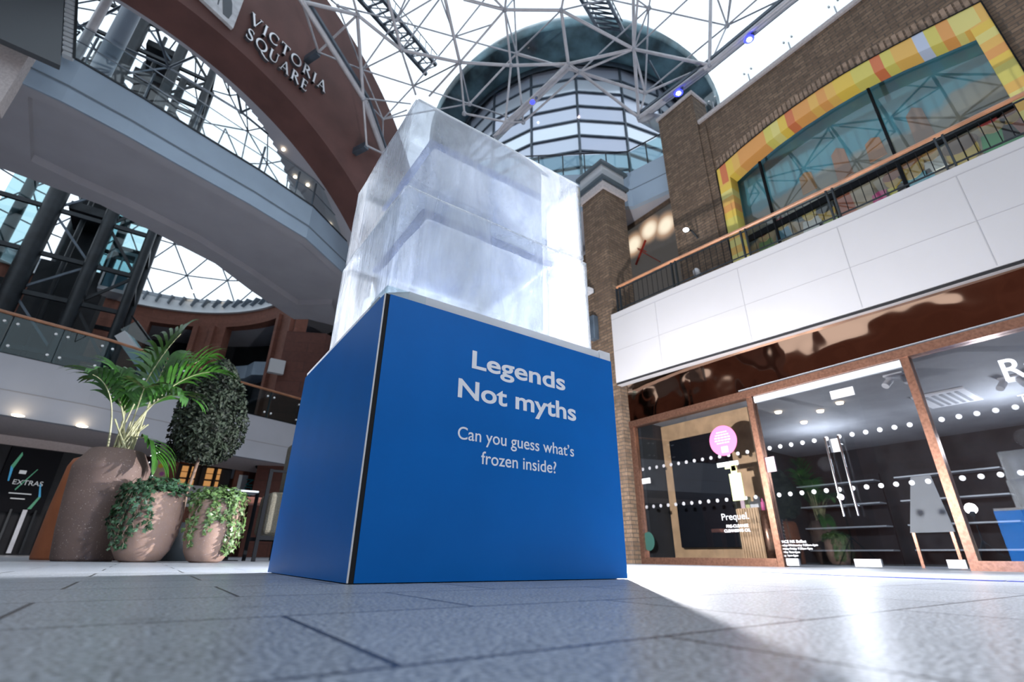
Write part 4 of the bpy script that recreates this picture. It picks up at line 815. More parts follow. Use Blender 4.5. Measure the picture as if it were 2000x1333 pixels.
a = onz(134, 125, 10.2); o = MB().tube((a.x, a.y + 0.15, 10.2), (a.x, a.y + 0.15, 17), 0.10, 12).build('steel_post', M['steel_lt']); tag(o, 'pale round steel post rising from the walkway beside the slatted column', 'post')
a = onz(165, 125, 10.2); o = MB().tube((a.x - 0.05, a.y + 1.2, 10.2), (a.x - 0.05, a.y + 1.2, 17), 0.22, 14).build('steel_post', M['fascia']); tag(o, 'thick blue grey steel post behind the slatted column', 'post')
q = qd([(-60, 40), (12, 100), (52, 85), (12, 162), (-60, 330)], 9.6); o = MB().prism([(q[0].x, 9.75, 8.0), (-4.88, 9.75, 8.0), (-4.88, 9.75, 10.9), (q[0].x, 9.75, 10.9)], (0, 0.35, 0)).build('stone_pillar', M['stone_cap']); tag(o, 'pale stone pillar at the left end of the walkway under the charcoal box', 'pillar')

# ================================================================ FIRST FLOOR DECK ON THE LEFT
DP = [(-11, 13.4), (-7, 14.7), (-4.75, 15.45), (-2.75, 16.05), (-0.9, 16.95), (0.9, 17.9), (3.4, 18.85), (5.5, 19.3)]
dm = MB().wall(DP, 3.25, 4.78, 0.2, 1); bl = dm.build('balcony_band', M['band_l']); tag(bl, 'pale grey curved first floor balcony edge behind the potted plants', 'balcony')
MB().wall([(x, y - 0.008) for x, y in DP], 3.86, 3.885, 0.01, 1).build('panel_joint', M['joint'], bl); MB().wall([(x, y - 0.004) for x, y in DP], 4.78, 4.82, 0.1, 1).build('top_edge', M['steel_dark'], bl)
BK = [(x - 0.6, y + 3.2) for x, y in DP]
struct('ceiling_walkway', MB().prism([V((x, y + 0.06, 3.27)) for x, y in DP[:]] + [V((x, y, 3.27)) for x, y in reversed(BK)], (0, 0, 0.3)), M['soffit_w'])
struct('trim_6', MB().wall(BK[:5], 2.95, 3.27, 0.3, 1), M['soffit_w'])
for i, (px, py) in enumerate(((35, 812), (160, 833))):
    p = onz(px, py, 3.26); tag(MB().lathe((p.x, p.y, 3.245), [(0, 0), (0.11, 0), (0.13, 0.02)], 16).build('ceiling_downlight', M['warm']), ('warm downlight in the soffit at the far left', 'warm downlight in the soffit to the left of the palm')[i], 'downlight')
    a = bpy.data.lights.new('downlight', 'SPOT'); a.energy = 60; a.spot_size = 2.2; a.color = (1, 0.8, 0.7); ao_ = bpy.data.objects.new('downlight', a); COL.objects.link(ao_); ao_.location = (p.x, p.y, 3.2)
struct('ceiling_back', MB().prism([(-0.2, 20.4, 3.75), (6, 21.5, 3.75), (6, 26, 3.75), (-0.2, 26, 3.75)], (0, 0, 0.2)).prism([(-12, 17, 4.4), (-4, 19, 4.4), (5.2, 22.5, 4.4), (5.2, 34, 4.4), (-12, 34, 4.4)], (0, 0, 0.2)), M['soffit'])
dc = MB().sphere(onz(505, 912, 3.24) + V((0, 0, 0)), 0.12, sc=(1, 1, 0.7)).build('dome_camera', M['black']); tag(dc, 'small black dome camera under the soffit beside the plinth', 'camera')
gl = thing('glass_balustrade', 'glass balustrade with timber handrail above the pale grey balcony edge', 'railing', (DP[3][0], DP[3][1], 4.82)); glm = Matrix.Translation((-DP[3][0], -DP[3][1], -4.82))
def gp_(mb, nm, mt): o = mb.build(nm, mt, gl); o.data.transform(glm); return o
pp = polyl(DP[1:], 1.35)
for i in range(len(pp) - 1):
    a, b = pp[i], pp[i + 1]; a = V((a.x, a.y - 0.03, 4.80)); b = V((b.x, b.y - 0.03, 4.80)); d = (b - a)
    gp_(MB().prism([a + d * 0.01, b - d * 0.01, b - d * 0.01 + V((0, 0, 0.98)), a + d * 0.01 + V((0, 0, 0.98))], (0, 0.014, 0)), 'glass_panel', M['glass_teal'])
    gp_(MB().box((a.x - 0.03, a.y + 0.10, 4.8), (a.x + 0.03, a.y + 0.15, 5.82)), 'post', M['steel_dark'])
    for z in (0.18, 0.80):
        for s in (-0.13, 0.13):
            c = a + d.normalized() * s + V((0, -0.03, z)); gp_(MB().tube(c, c + V((0, 0.14, 0)), 0.035, 8), 'clamp', M['clamp'])
lab(gp_(MB().path([V((p.x, p.y - 0.02, 5.84)) for p in pp], 0.045, 8), 'handrail', M['wood']), 'timber handrail')

# ground floor shops on the left
struct('wall_shop_left', MB().wall([(x + 0.3, y - 0.3) for x, y in BK[:5]], 0, 2.95, 0.2, 1), M['shop_dark'])
def onbk(px, py):
    best = None
    for i in range(4):
        a = V((BK[i][0] + 0.3, BK[i][1] - 0.3, 0)); b = V((BK[i + 1][0] + 0.3, BK[i + 1][1] - 0.3, 0)); d = (b - a).normalized(); n = V((d.y, -d.x, 0)); p = onpl(px, py, a + n * 0.06, n); s = (p - a).dot(d)
        if -0.4 <= s <= (b - a).length + 0.4: best = (p, d, n)
    return best or (p, d, n)
c0, dS, nS = onbk(52, 935); wS = (onbk(100, 935)[0] - onbk(5, 935)[0]).length; zt = onbk(52, 882)[0].z; zb = onbk(52, 1000)[0].z
scn = thing('advertising_screen', 'black advertising screen with glowing arrow shapes at the far left behind the planters', 'screen', (c0.x, c0.y, zb))
def sc2(mb, nm, mt): o = mb.build(nm, mt, scn); o.data.transform(Matrix.Translation((-c0.x, -c0.y, -zb))); return o
def sw(u, v, o=0.0): return c0 * 1.0 + dS * (u * wS / 2) + V((0, 0, (zb + zt) / 2 - c0.z + v * (zt - zb) / 2)) + nS * o
sc2(MB().prism([sw(-1.1, -1.05, -0.05), sw(1.15, -1.05, -0.05), sw(1.15, 1.1, -0.05), sw(-1.1, 1.1, -0.05)], nS * 0.10), 'panel', M['screen_off'])
cy = mat('cyan_glow', (0.02, 0.1, 0.2), 0.5, emit=(0.02, 0.35, 0.65), es=0.4); gy = mat('green_glow', (0.02, 0.1, 0.05), 0.5, emit=(0.10, 0.5, 0.30), es=0.25); wy = mat('white_glow', (0.3, 0.3, 0.3), 0.5, emit=(0.6, 0.65, 0.7), es=0.35)
for P_, mt in (([(-0.85, 0.45), (-0.72, 0.35), (-0.55, 0.85), (-0.62, 0.95)], gy), ([(-0.85, 0.45), (-0.72, 0.40), (-0.68, -0.05), (-0.74, -0.05)], cy), ([(0.62, -0.05), (0.70, -0.10), (0.88, -0.50), (0.78, -0.50)], cy), ([(0.78, -0.50), (0.88, -0.50), (0.66, -0.92), (0.5, -0.92)], gy), ([(-0.32, -0.30), (-0.28, -0.34), (0.32, 0.42), (0.28, 0.42)], gy)):
    sc2(MB().prism([sw(u, v, 0.052) for u, v in P_], nS * 0.004), 'glowing_shape', mt)
fm = Matrix.Translation((-c0.x, -c0.y, -zb))
text('screen_text', 'EXTRAS', wS * 0.185, wy, scn, fm @ frame(sw(0.12, -0.14, 0.055), dS, (0, 0, 1)), 0.001)
sc2(MB().prism([sw(u, v, 0.053) for u, v in ((-0.42, 0.22), (-0.12, 0.22), (-0.12, 0.34), (-0.42, 0.34))], nS * 0.003), 'small_line', wy)
for v, u0, u1 in ((-0.45, -0.5, 0.45), (-0.62, -0.35, 0.25)): sc2(MB().prism([sw(u0, v, 0.053), sw(u1, v, 0.053), sw(u1, v + 0.035, 0.053), sw(u0, v + 0.035, 0.053)], nS * 0.003), 'small_line', wy)
for k, (px, w_) in enumerate(((4, 0.05), (30, 0.10), (52, 0.05), (78, 0.10), (104, 0.06))):
    p, d, n = onbk(px, 1030); o = MB().prism([V((p.x, p.y, 0.05)) + n * 0.08, V((p.x, p.y, 0.05)) + d * w_ + n * 0.08, V((p.x, p.y, 1.2)) + d * w_ + n * 0.08, V((p.x, p.y, 1.2)) + n * 0.08], n * 0.06).build('display_upright', M['steel' if k in (1, 3) else 'steel_dark'])
    tag(o, ORD[k] + ' metal upright from the left under the advertising screen', 'shop upright', 'metal uprights under the advertising screen')
# back of the ground floor: stone piers, lit windows, grey apron, banners
struct('wall_ground_far', MB().box((-1.6, 22.6, 0), (7, 23.0, 2.1)).box((-1.6, 22.6, 3.5), (7, 23.0, 4.4)), M['sand'])
for k, (px, w_) in enumerate(((318, 0.75), (470, 0.55), (500, 0.6))):
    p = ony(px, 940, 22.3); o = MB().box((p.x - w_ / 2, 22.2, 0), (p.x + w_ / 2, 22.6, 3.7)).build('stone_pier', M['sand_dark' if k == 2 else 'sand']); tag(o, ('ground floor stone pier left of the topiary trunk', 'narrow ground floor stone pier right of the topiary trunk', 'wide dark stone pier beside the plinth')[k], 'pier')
o = MB().box((-0.2, 22.45, 1.8), (1.85, 22.55, 2.62)).build('counter_front', M['cap_grey']); tag(o, 'blank grey apron panel below the warm lit shop window', 'panel')
wl_ = thing('lit_shop_window', 'dark shop window with warm amber shelves behind the topiary trunk', 'shop window', (0.8, 22.7, 2.6))
MB().box((-1.0, 0.3, 0), (1.1, 0.34, 0.9)).build('back_panel', M['shop_dark'], wl_)
for x, w_ in ((-0.62, 0.22), (-0.3, 0.18), (0.28, 0.25), (0.62, 0.12)):
    for z in (0.08, 0.36, 0.6): MB().box((x - w_ / 2, 0.15, z), (x + w_ / 2, 0.25, z + 0.2)).build('lit_shelf', M['warm_soft'], wl_)
for x in (-0.45, -0.05, 0.45): MB().box((x - 0.02, 0.0, 0), (x + 0.02, 0.05, 0.9)).build('mullion', M['black'], wl_)
for (px, py0, py1, wd, c, lb) in ((312, 898, 960, 0.42, (0.55, 0.42, 0.30), 'cream banner with yellow and purple blots behind the black post'), (471, 928, 978, 0.34, (0.60, 0.68, 0.72), 'pale banner with teal lettering on the stone wall beside the chair')):
    p = ony(px, (py0 + py1) / 2, 22.15); z1 = ony(px, py0, 22.15).z; z0 = ony(px, py1, 22.15).z
    bn = MB().box((p.x - wd / 2, 22.15, z0), (p.x + wd / 2, 22.21, z1)).build('banner', mat('banner_cloth', c, 0.7)); tag(bn, lb, 'banner')
    if px > 400:
        te = mat('teal_print', (0.02, 0.35, 0.40), 0.6)
        text('banner_text', 'NDE', 0.40, te, bn, frame((p.x + 0.13, 22.145, z1 - 0.12), (0, 0, -1), (1, 0, 0)), 0.002, align='LEFT')
    else:
        for u, v, r, cc in ((-0.05, 0.8, 0.09, (0.7, 0.5, 0.02)), (0.05, 0.55, 0.08, (0.4, 0.1, 0.35)), (-0.06, 0.3, 0.07, (0.05, 0.05, 0.06)), (0.08, 0.25, 0.06, (0.05, 0.05, 0.06))):
            MB().prism([(p.x + u + r * math.cos(a), 22.146, z0 + (z1 - z0) * v + r * math.sin(a)) for a in [2 * PI * j / 12 for j in range(12)]], (0, 0.005, 0)).build('printed_blot', col(cc), bn)

# ================================================================ ROUND ATRIUM BEHIND: curved stone wall, cornice, second glass dome
AC = (-4.2, 20.2); AR = 6.9
def cyp(phi, r, z): return V((AC[0] + r * math.cos(phi), AC[1] + r * math.sin(phi), z))
def phi_of(px, py): p = oncyl(px, py, AC, AR); return math.atan2(p.y - AC[1], p.x - AC[0]), p.z
openings = []
for (pxa, pxb, py, pyt) in ((250, 352, 745, 632), (412, 512, 745, 640)):
    a, _ = phi_of(pxa, py); b, _ = phi_of(pxb, py); openings.append((min(a, b), max(a, b)))
zo = (phi_of(350, 635)[1] + phi_of(420, 640)[1]) / 2
cw = MB(); N_ = 110; lo_, hi_ = math.radians(-2), math.radians(192)
for i in range(N_):
    a = lo_ + (hi_ - lo_) * i / N_; b = lo_ + (hi_ - lo_) * (i + 1) / N_; m = (a + b) / 2
    z0 = zo if any(p < m < q for p, q in openings) or m > 2.35 and int(m * 3) % 2 else 4.5
    cw.prism([cyp(a, AR, z0), cyp(b, AR, z0), cyp(b, AR, 11.6), cyp(a, AR, 11.6)], cyp(m, 0.5, 0) - V((AC[0], AC[1], 0)))
for ph in [phi_of(x, 700)[0] for x in (368, 402, 532, 560)]:
    c = cyp(ph, AR - 0.09, 0); cw.box((-0.12, -0.1, 4.5), (0.12, 0.1, zo + 0.0), Matrix.Translation((c.x, c.y, 0)) @ Matrix.Rotation(ph + PI / 2, 4, 'Z'))
struct('wall_atrium', cw, M['sand'])
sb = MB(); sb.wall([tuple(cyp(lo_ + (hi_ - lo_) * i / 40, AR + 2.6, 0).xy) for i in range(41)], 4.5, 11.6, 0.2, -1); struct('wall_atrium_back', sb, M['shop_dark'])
rg_ = MB().strip([cyp(lo_ + (hi_ - lo_) * i / 40, AR + 0.4, zo + 0.02) for i in range(41)], [cyp(lo_ + (hi_ - lo_) * i / 40, AR + 2.7, zo + 0.02) for i in range(41)]); rg_.strip([cyp(lo_ + (hi_ - lo_) * i / 40, AR + 0.4, zo + 0.22) for i in range(41)], [cyp(lo_ + (hi_ - lo_) * i / 40, AR + 2.7, zo + 0.22) for i in range(41)]); struct('ceiling_gallery', rg_, M['soffit'])
for k, (p_, q_) in enumerate(openings):
    pts_ = [tuple(cyp(p_ - 0.05 + (q_ - p_ + 0.1) * i / 6, AR + 0.9 - (0.35 if i == 3 else 0), 0).xy) for i in range(7)]
    z = phi_of(450, 715)[1]; o = MB().wall(pts_, z - 0.35, z + 0.35, 0.8, -1).build('balcony_band', M['fascia']); tag(o, 'pale angled inner balcony inside the %s opening of the round stone wall' % ('left', 'right')[k], 'balcony')
cn = MB(); 
def rp(r, z): return [cyp(lo_ + (hi_ - lo_) * i / 60, r, z) for i in range(61)]
cn.strip(rp(AR - 0.12, 11.55), rp(AR + 0.5, 12.45)); cn.strip(rp(AR - 0.12, 11.55), rp(AR + 0.1, 11.5))
co = cn.build('round_cornice', M['cap_grey']); tag(co, 'pale sloping cornice around the top of the round stone wall', 'cornice')
rr_ = MB().strip(rp(AR + 0.45, 12.4), rp(AR + 0.75, 12.72)); rr_.strip(rp(AR + 0.75, 12.72), rp(AR + 1.0, 12.8)); rr_.build('ring_beam', M['steel_mid'], co)
for i in range(44):
    a = lo_ + (hi_ - lo_) * (i + 0.5) / 44
    MB().prism([cyp(a, AR - 0.05, 11.95), cyp(a, AR + 0.25, 12.55), cyp(a, AR + 0.75, 12.66), cyp(a, AR + 0.3, 12.0)], cyp(a + PI / 2, 0.05, 0) - V((AC[0], AC[1], 0))).build('bracket', M['steel_mid'], co)
for k, (px, py) in enumerate(((240, 548), (372, 569), (428, 571))):
    p = oncyl(px, py, AC, AR + 0.62); tag(MB().sphere(p, 0.12, sc=(1.5, 1, 0.6)).build('uplight', M['warm']), ('bright lamp on the far dome ring, behind the lift tower column', 'bright lamp on the far dome ring, left of the close pair', 'bright lamp on the far dome ring, right of the close pair')[k], 'lamp', 'lamps on the far dome ring')
def trigrid(cx, cy, sp, keep, zf):
    nodes = {}; h = sp * math.sqrt(3) / 2
    for j in range(-14, 15):
        for i in range(-14, 15):
            x = cx + (i + 0.5 * (j % 2)) * sp; y = cy + j * h
            if keep(x, y): nodes[(i, j)] = V((x, y, zf(x, y)))
    E_ = []
    for (i, j) in nodes:
        s = j % 2
        for n in ((i + 1, j), (i + s, j + 1), (i - 1 + s, j + 1)):
            if n in nodes: E_.append(((i, j), n))
    return nodes, E_
D2C = V((-4.2, 20.2, 15.5)); D2R = 8.75
d2 = thing('glass_dome', 'distant round glass dome with fine triangular steel grid, seen under the arch', 'dome', (D2C.x, D2C.y, 12.8)); d2m = Matrix.Translation((-D2C.x, -D2C.y, -12.8))
def dp_(el, az, r=D2R): return D2C + V((math.cos(el) * math.cos(az), math.cos(el) * math.sin(az), math.sin(el))) * r
e0 = math.asin((12.8 - D2C.z) / D2R); rows = [e0 + (math.radians(78) - e0) * k / 8 for k in range(9)]; m_ = MB(); NG = 26
for k, el in enumerate(rows):
    st_ = 2 if k >= 6 else 1
    for i in range(0, NG, st_):
        a = 2 * PI * (i + 0.5 * (k % 2)) / NG; b = 2 * PI * (i + st_ + 0.5 * (k % 2)) / NG; m_.tube(dp_(el, a), dp_(el, b), 0.038, 5, cap=False); m_.sphere(dp_(el, a), 0.065, 6, 4)
        if k < 8:
            s0 = 0.5 if k % 2 == 0 else -0.5
            for q in (0.5 * (k % 2) + 0.5, 0.5 * (k % 2) - 0.5):
                m_.tube(dp_(el, a), dp_(rows[k + 1], 2 * PI * (i + q) / NG), 0.038, 5, cap=False)
o = m_.build('steel_grid', M['steel_mid'], d2); o.data.transform(d2m)
prof = [(max((D2R + 0.06) * math.cos(e0 + (PI / 2 - e0) * k / 10), 0.001), D2C.z - 12.8 + (D2R + 0.06) * math.sin(e0 + (PI / 2 - e0) * k / 10)) for k in range(11)]
o = MB().lathe((0, 0, 0), prof, 52, False).build('glazing', M['glass_roof'], d2)

# lift shafts
def shaftx(px, py): return ony(px, py, 20.4)
ls = thing('lift_tower', 'dark steel and glass lift tower behind the left balcony and walkway', 'lift tower', (-4.6, 20.4, 0)); lsm = Matrix.Translation((4.6, -20.4, 0))
def lp(mb, nm, mt): o = mb.build(nm, mt, ls); o.data.transform(lsm); return o
cxs = [shaftx(65, 480).x, shaftx(183, 505).x, shaftx(250, 580).x]; xA, xB, xC = cxs
for x, r in ((xA, 0.30), (xB, 0.22), (xC, 0.16)): lp(MB().tube((x, 20.4, 0), (x, 20.4, 23.7), r, 12), 'column', M['steel_dark'])
for x, r in ((xA + 0.1, 0.2), (xB, 0.18), (xC - 0.1, 0.14), (xA - 1.7, 0.2)): lp(MB().tube((x, 23.4, 0), (x, 23.4, 23.2), r, 10), 'column', M['steel_dark'])
lp(MB().tube((xA + 0.75, 21.4, 0), (xA + 0.75, 21.4, 23.4), 0.09, 8), 'column', M['steel_dark'])
zz = [6.4, 8.4, 10.0, 11.9, 13.7, 15.6, 17.4, 19.2, 21.0, 22.8]
for z in zz:
    lp(MB().bar((xA - 1.7, 20.4, z), (xC, 20.4, z), 0.12, 0.16), 'crossbeam', M['steel_dark']); lp(MB().bar((xC, 20.4, z), (xC - 0.1, 23.4, z), 0.12, 0.16), 'crossbeam', M['steel_dark']); lp(MB().bar((xA, 23.4, z + 0.3), (xC, 23.4, z + 0.3), 0.12, 0.16), 'crossbeam', M['steel_dark'])
for k in range(len(zz) - 1):
    a, b = (xB, xC) if k % 2 else (xC, xB); lp(MB().bar((a, 20.45, zz[k]), (b, 20.45, zz[k + 1]), 0.08, 0.10), 'brace', M['steel_dark'])
    a, b = (xA, xB) if k % 2 else (xB, xA); lp(MB().bar((a, 20.45, zz[k]), (b, 20.45, zz[k + 1]), 0.06, 0.08), 'brace', M['steel_mid'])
lp(MB().box((xA - 1.5, 20.9, 9.5), (xA - 0.25, 20.95, 19.5)), 'glass_wall', M['glass_teal']); lp(MB().box((xB + 0.1, 20.7, 10.2), (xC - 0.1, 20.72, 12.9)), 'glass_wall', M['glass_teal']); lp(MB().box((xA + 0.2, 23.6, 10.8), (xB - 0.1, 23.62, 19.0)), 'glass_wall', M['glass_teal'])
lp(MB().box((xA - 0.1, 22.2, 4.6), (xB + 0.35, 23.2, 10.6)), 'core_wall', M['shop_dark']); lp(MB().box((xA + 0.25, 22.6, 10.6), (xB - 0.45, 23.1, 14.2)), 'core_wall', M['shop_dark']); lp(MB().box((xA - 4.0, 22.0, 4.6), (xA - 0.3, 22.4, 9.4)), 'core_wall', M['shop_dark'])
for z in (12.4, 14.9, 17.2, 20.1, 22.0):
    lp(MB().box((xA + 0.3, 20.9, z), (xB - 0.2, 22.9, z + 0.35)), 'machine_deck', M['steel_dark'])
pcx = ony(231, 530, 21.6); t = thing('lift_car', 'glass sided lift car hanging between the right hand shaft columns', 'lift', (pcx.x, 21.9, pcx.z))
MB().box((-0.42, -0.35, -0.95), (0.42, 0.35, -0.80)).build('floor_plate', M['cap_grey'], t); MB().box((-0.42, -0.35, 0.80), (0.42, 0.35, 0.95)).build('roof_plate', M['cap_grey'], t)
for x in (-0.40, 0, 0.40): MB().box((x - 0.03, -0.36, -0.8), (x + 0.03, -0.30, 0.8)).build('post', M['cap_grey'], t)
MB().box((-0.40, -0.33, -0.8), (0.40, -0.32, 0.8)).build('glass_side', M['glass_teal'], t); MB().box((-0.5, -0.3, 0.95), (0.5, 0.3, 1.15)).build('motor_box', M['steel_dark'], t); MB().box((-0.40, 0.1, -0.8), (0.40, 0.12, 0.1)).build('back_panel', M['fascia'], t)
# escalator behind the first-floor glass
a = ony(262, 660, 19.5); b = ony(345, 760, 18.9); t = thing('escalator', 'glass sided escalator rising behind the first floor glass', 'escalator', (a.x, a.y, a.z))
am_ = Matrix.Translation(-a)
for nm, dz, w_, h_, mt in (('truss', -0.25, 0.7, 0.35, 'cap_grey'), ('glass_side', 0.25, 0.03, 0.6, 'glass_teal'), ('handrail', 0.60, 0.08, 0.06, 'black')):
    o = MB().bar(a + V((-0.3, 0.3, dz + 0.3)), b + V((0, 0, dz - 0.3)), w_, h_).build(nm, M[mt], t); o.data.transform(am_)
# ================================================================ MAIN GLASS DOME (two layers of steel tubes on a ring beam)
DO = V((3.0, 3.0, 4.9)); RO = 12.1; DI_R = 11.4
O_ = lambda x, y: onsph(x, y, DO, RO)
I_ = lambda x, y: onsph(x, y, DO, DI_R)
Z_ = lambda x, y, z=13.0: onz(x, y, z)
n = dict(A=Z_(590, 3, 13.6), B=I_(698, 29), C1=I_(784, 98), D=I_(898, 122), E=Z_(709, 192, 13.2), F=I_(986, 19), G=I_(1096, 20), H=O_(1009, 105), I=I_(1132, 141), J=I_(998, 128), K=I_(1110, 125), L=I_(1238, 96), R=Z_(1386, 127), S=Z_(1260, 182, 13.8),
         T=Z_(1248, 230), M=O_(917, 203), N=Z_(1022, 239, 13.6), O=I_(907, 222), P=O_(1267, 16), Q=O_(1420, 50), a=O_(660, 11), b=O_(774, 40), c=O_(888, 72), d=O_(707, 136), e=O_(808, 168), g=O_(748, 233), U=Z_(748, 300, 13.0), W=onpl(622, 102, AP + AN * 0.55, AN), X=onpl(716, 285, AP + AN * 0.55, AN), Y=Z_(987, 238, 13.3), Zz=Z_(965, 268, 13.0), R2=Z_(1545, -4, 13.0), R3=Z_(1720, -140, 13.0), A2=Z_(500, -120, 13.8),
         V1=I_(905, -2), V2=I_(757, -4), V3=I_(869, -4), V4=O_(1237, -6), V5=O_(1388, -6), V6=O_(1400, -6), V7=O_(1426, -4), V8=O_(1484, -6), V9=O_(1528, -2), W1=O_(1346, -4), W2=O_(802, -4), W3=O_(848, -4), W4=O_(947, -2), W5=O_(860, -4), W6=O_(1004, -3), W7=O_(640, -6), W8=O_(1158, -8), W9=O_(1198, -4), U1=O_(960, 48), U2=O_(795, 215), U3=O_(802, 203), U4=O_(838, 188), U5=O_(812, 185), F1=I_(1000, -110), F2=I_(1120, -110), L1=I_(1250, -60), B1=I_(670, -80), C2=I_(860, -110), P1=O_(1285, -90), Q1=O_(1440, -80), b1=O_(830, -90))
thick = 'A-B B-C1 C1-D D-J J-K K-L L-R F-G G-L V1-F D-V3 C1-V2 R-V5 L-V4 I-S B-E L-T G-K H-I K-I'.split()
mid = 'J-Y H-N H-M I-N I-T L-I S-T R-S S-L F-J F-D D-O C1-U5 B-W A-W E-X E-U U-X K-Y Y-Zz N-Y O-Y F1-F F2-G F1-F2 L1-L F2-L1 B1-B C2-F C2-B1 C2-V3 A2-A A2-B1 D-U4'.split()
thin = 'a-b b-c c-H d-e e-M M-N d-b b-W2 b-W3 d-C1 c-W4 c-U1 U1-F c-e e-C1 C1-W5 D-e e-g E-U3 g-U2 a-d a-B d-B d-g E-g d-E W-d a-W7 g-U F-H H-G F-W6 H-W6 G-W9 P-I P-S P-L P-V4 L-W1 Q-S Q-R Q-V6 Q-V7 Q-V8 Q-V9 P-Q P-W8 P-P1 Q-Q1 P1-Q1 b-b1 c-b1 M-g e-D M-D'.split()
dome = thing('glass_dome', 'main glass dome roof of pale steel tubes overhead', 'dome', (3, 3, 13)); dmm = Matrix.Translation((-3, -3, -13))
def dpart(mb, nm, mt): o = mb.build(nm, mt, dome); o.data.transform(dmm); return o
for L_, r, nm, mt in ((thick, 0.052, 'main_tube', 'steel_lt'), (mid, 0.036, 'truss_tube', 'steel_lt'), (thin, 0.026, 'lattice_tube', 'steel')):
    for e in L_:
        a, b = e.split('-'); dpart(MB().tube(n[a], n[b], r, 8), nm, M[mt])
for k in 'B C1 D E F G H I J K L R S T M N O P Q a b c d e g'.split(): dpart(MB().sphere(n[k], 0.085 if k.isupper() else 0.055, 8, 6), 'node_joint', M['steel'])
# ring beam: paired tubes with dark gutter
for ch in (('A2', 'A', 'E', 'U'), ('Zz', 'K'), ('I', 'T', 'R', 'R2', 'R3')):
    P_ = [n[k] for k in ch]
    if ch[0] == 'I': P_ = [n['T'], n['R'], n['R2'], n['R3']]
    dpart(MB().path(P_, 0.07, 8), 'ring_tube', M['steel_lt']); dpart(MB().path([p + V((0.16, 0.16, 0.10)) for p in P_], 0.07, 8), 'ring_tube', M['steel_lt'])
    g = MB()
    for p, q in zip(P_[:-1], P_[1:]): g.bar(p + V((0.12, 0.10, 0.16)), q + V((0.12, 0.10, 0.16)), 0.34 if ch[0] == 'I' else 0.22, 0.10)
    dpart(g, 'gutter', M['steel_mid'])
dpart(MB().path([n['I'], n['T']], 0.05, 8), 'ring_tube', M['steel_lt'])
for k in ('W', 'X'):
    p = n[k]; dpart(MB().bar(p, p - AN * 0.55, 0.18, 0.22), 'wall_bracket', M['steel_mid'])
dpart(MB().tube(n['T'] + V((0.1, 0, 0.1)), n['T'] + V((0.75, -0.45, -0.25)), 0.16, 14, 0.30), 'support_cone', M['cap_grey'])
# rest of the lattice, beyond the picture's edge
def outside(p):
    d = p - CAM; f = d.dot(CF)
    if f < 0.3: return True
    x = 1000 + FPX * d.dot(CR) / f; y = 666.5 - FPX * d.dot(CU) / f
    return y < -60 or x < -60 or x > 2060
nd, ed2 = trigrid(3, 3, 1.9, lambda x, y: math.hypot(x - 3, y - 3) < 8.9 and x < 9.4, lambda x, y: DO.z + math.sqrt(RO ** 2 - (x - 3) ** 2 - (y - 3) ** 2))
m_ = MB()
for a, b in ed2:
    if outside(nd[a]) and outside(nd[b]): m_.tube(nd[a], nd[b], 0.04, 6, cap=False); m_.tube(nd[a] + V((0, 0, -0.7)), nd[b], 0.03, 5, cap=False)
dpart(m_, 'rear_lattice', M['steel_lt'])
m_ = MB(); prof = []
t0 = math.asin(min(1, 8.95 / RO))
for k in range(9):
    t = t0 * (1 - k / 8); prof.append((max((RO + 0.08) * math.sin(t), 0.001), DO.z + (RO + 0.08) * math.cos(t) - 13.0))
m_.lathe((0, 0, 0), prof, 48); keep = []
vs = m_.v; fs = []
for f in m_.f:
    c = sum((V(vs[i]) for i in f), V((0, 0, 0))) / len(f) + V((3, 3, 13))
    if c.x < 9.4 and (c.xy - AP.xy).dot(AN.xy) > 0.2: fs.append(f)
m_.f = fs; m_.sm = [False] * len(fs); m_.build('glazing', M['glass_roof'], dome)
# ring lamps
for k, (px, py, z, lb) in enumerate(((1463, 76, 12.75, 'blue and white lamp under the dome ring above the long brick wall'), (1325, 181, 12.75, 'blue and white lamp under the dome ring beside the brick pillar top'), (1040, 199, 12.8, 'small blue lamp on the dark ring beam to the left of the tiled tower'))):
    p = Z_(px, py, z); t = thing('ring_lamp', lb, 'lamp', tuple(p)); s = 0.6 if k == 2 else 1
    MB().lathe((0, 0, 0), [(0, 0.05), (0.10 * s, 0.03), (0.13 * s, -0.02), (0.09 * s, -0.05)], 16).build('blue_shade', M['bluelamp'], t)
    if k < 2: MB().sphere((0, 0, -0.03), 0.065, sc=(1, 1, 0.6)).build('bulb', M['cool'], t)
    MB().sphere((0.09, -0.08, 0.16), 0.05, 8, 6).build('bracket', M['steel_mid'], t)
# maintenance gantries above the glass
def gantry(pa, pb, pc, pd, lbl, rung=11):
    t = thing('maintenance_gantry', lbl, 'gantry', tuple(pa)); tm = Matrix.Translation(-pa)
    for a, b in ((pa, pb), (pc, pd)): o = MB().bar(a, b, 0.10, 0.12).build('side_beam', M['steel_mid'], t); o.data.transform(tm)
    m = MB()
    for k in range(rung):
        a = pa.lerp(pb, (k + 0.5) / rung); b = pc.lerp(pd, (k + 0.5) / rung); m.bar(a, b, 0.05, 0.05); m.tube(a, pc.lerp(pd, min(1, (k + 1.5) / rung)), 0.02, 5)
    for a, b in ((pa, pb), (pc, pd)):
        u = V((0, 0, 0.55))
        for k in range(rung): m.tube(a.lerp(b, k / rung), a.lerp(b, k / rung) + u, 0.015, 4)
        m.tube(a + u, b + u, 0.02, 5)
    o = m.build('rungs_and_rails', M['steel_mid'], t); o.data.transform(tm)
RG = 13.3; G_ = lambda x, y: onsph(x, y, DO, RG)
gantry(G_(676, -30), G_(833, 146), G_(716, -40), G_(852, 128), 'steel maintenance ladder walkway above the glass, above the red arch side')
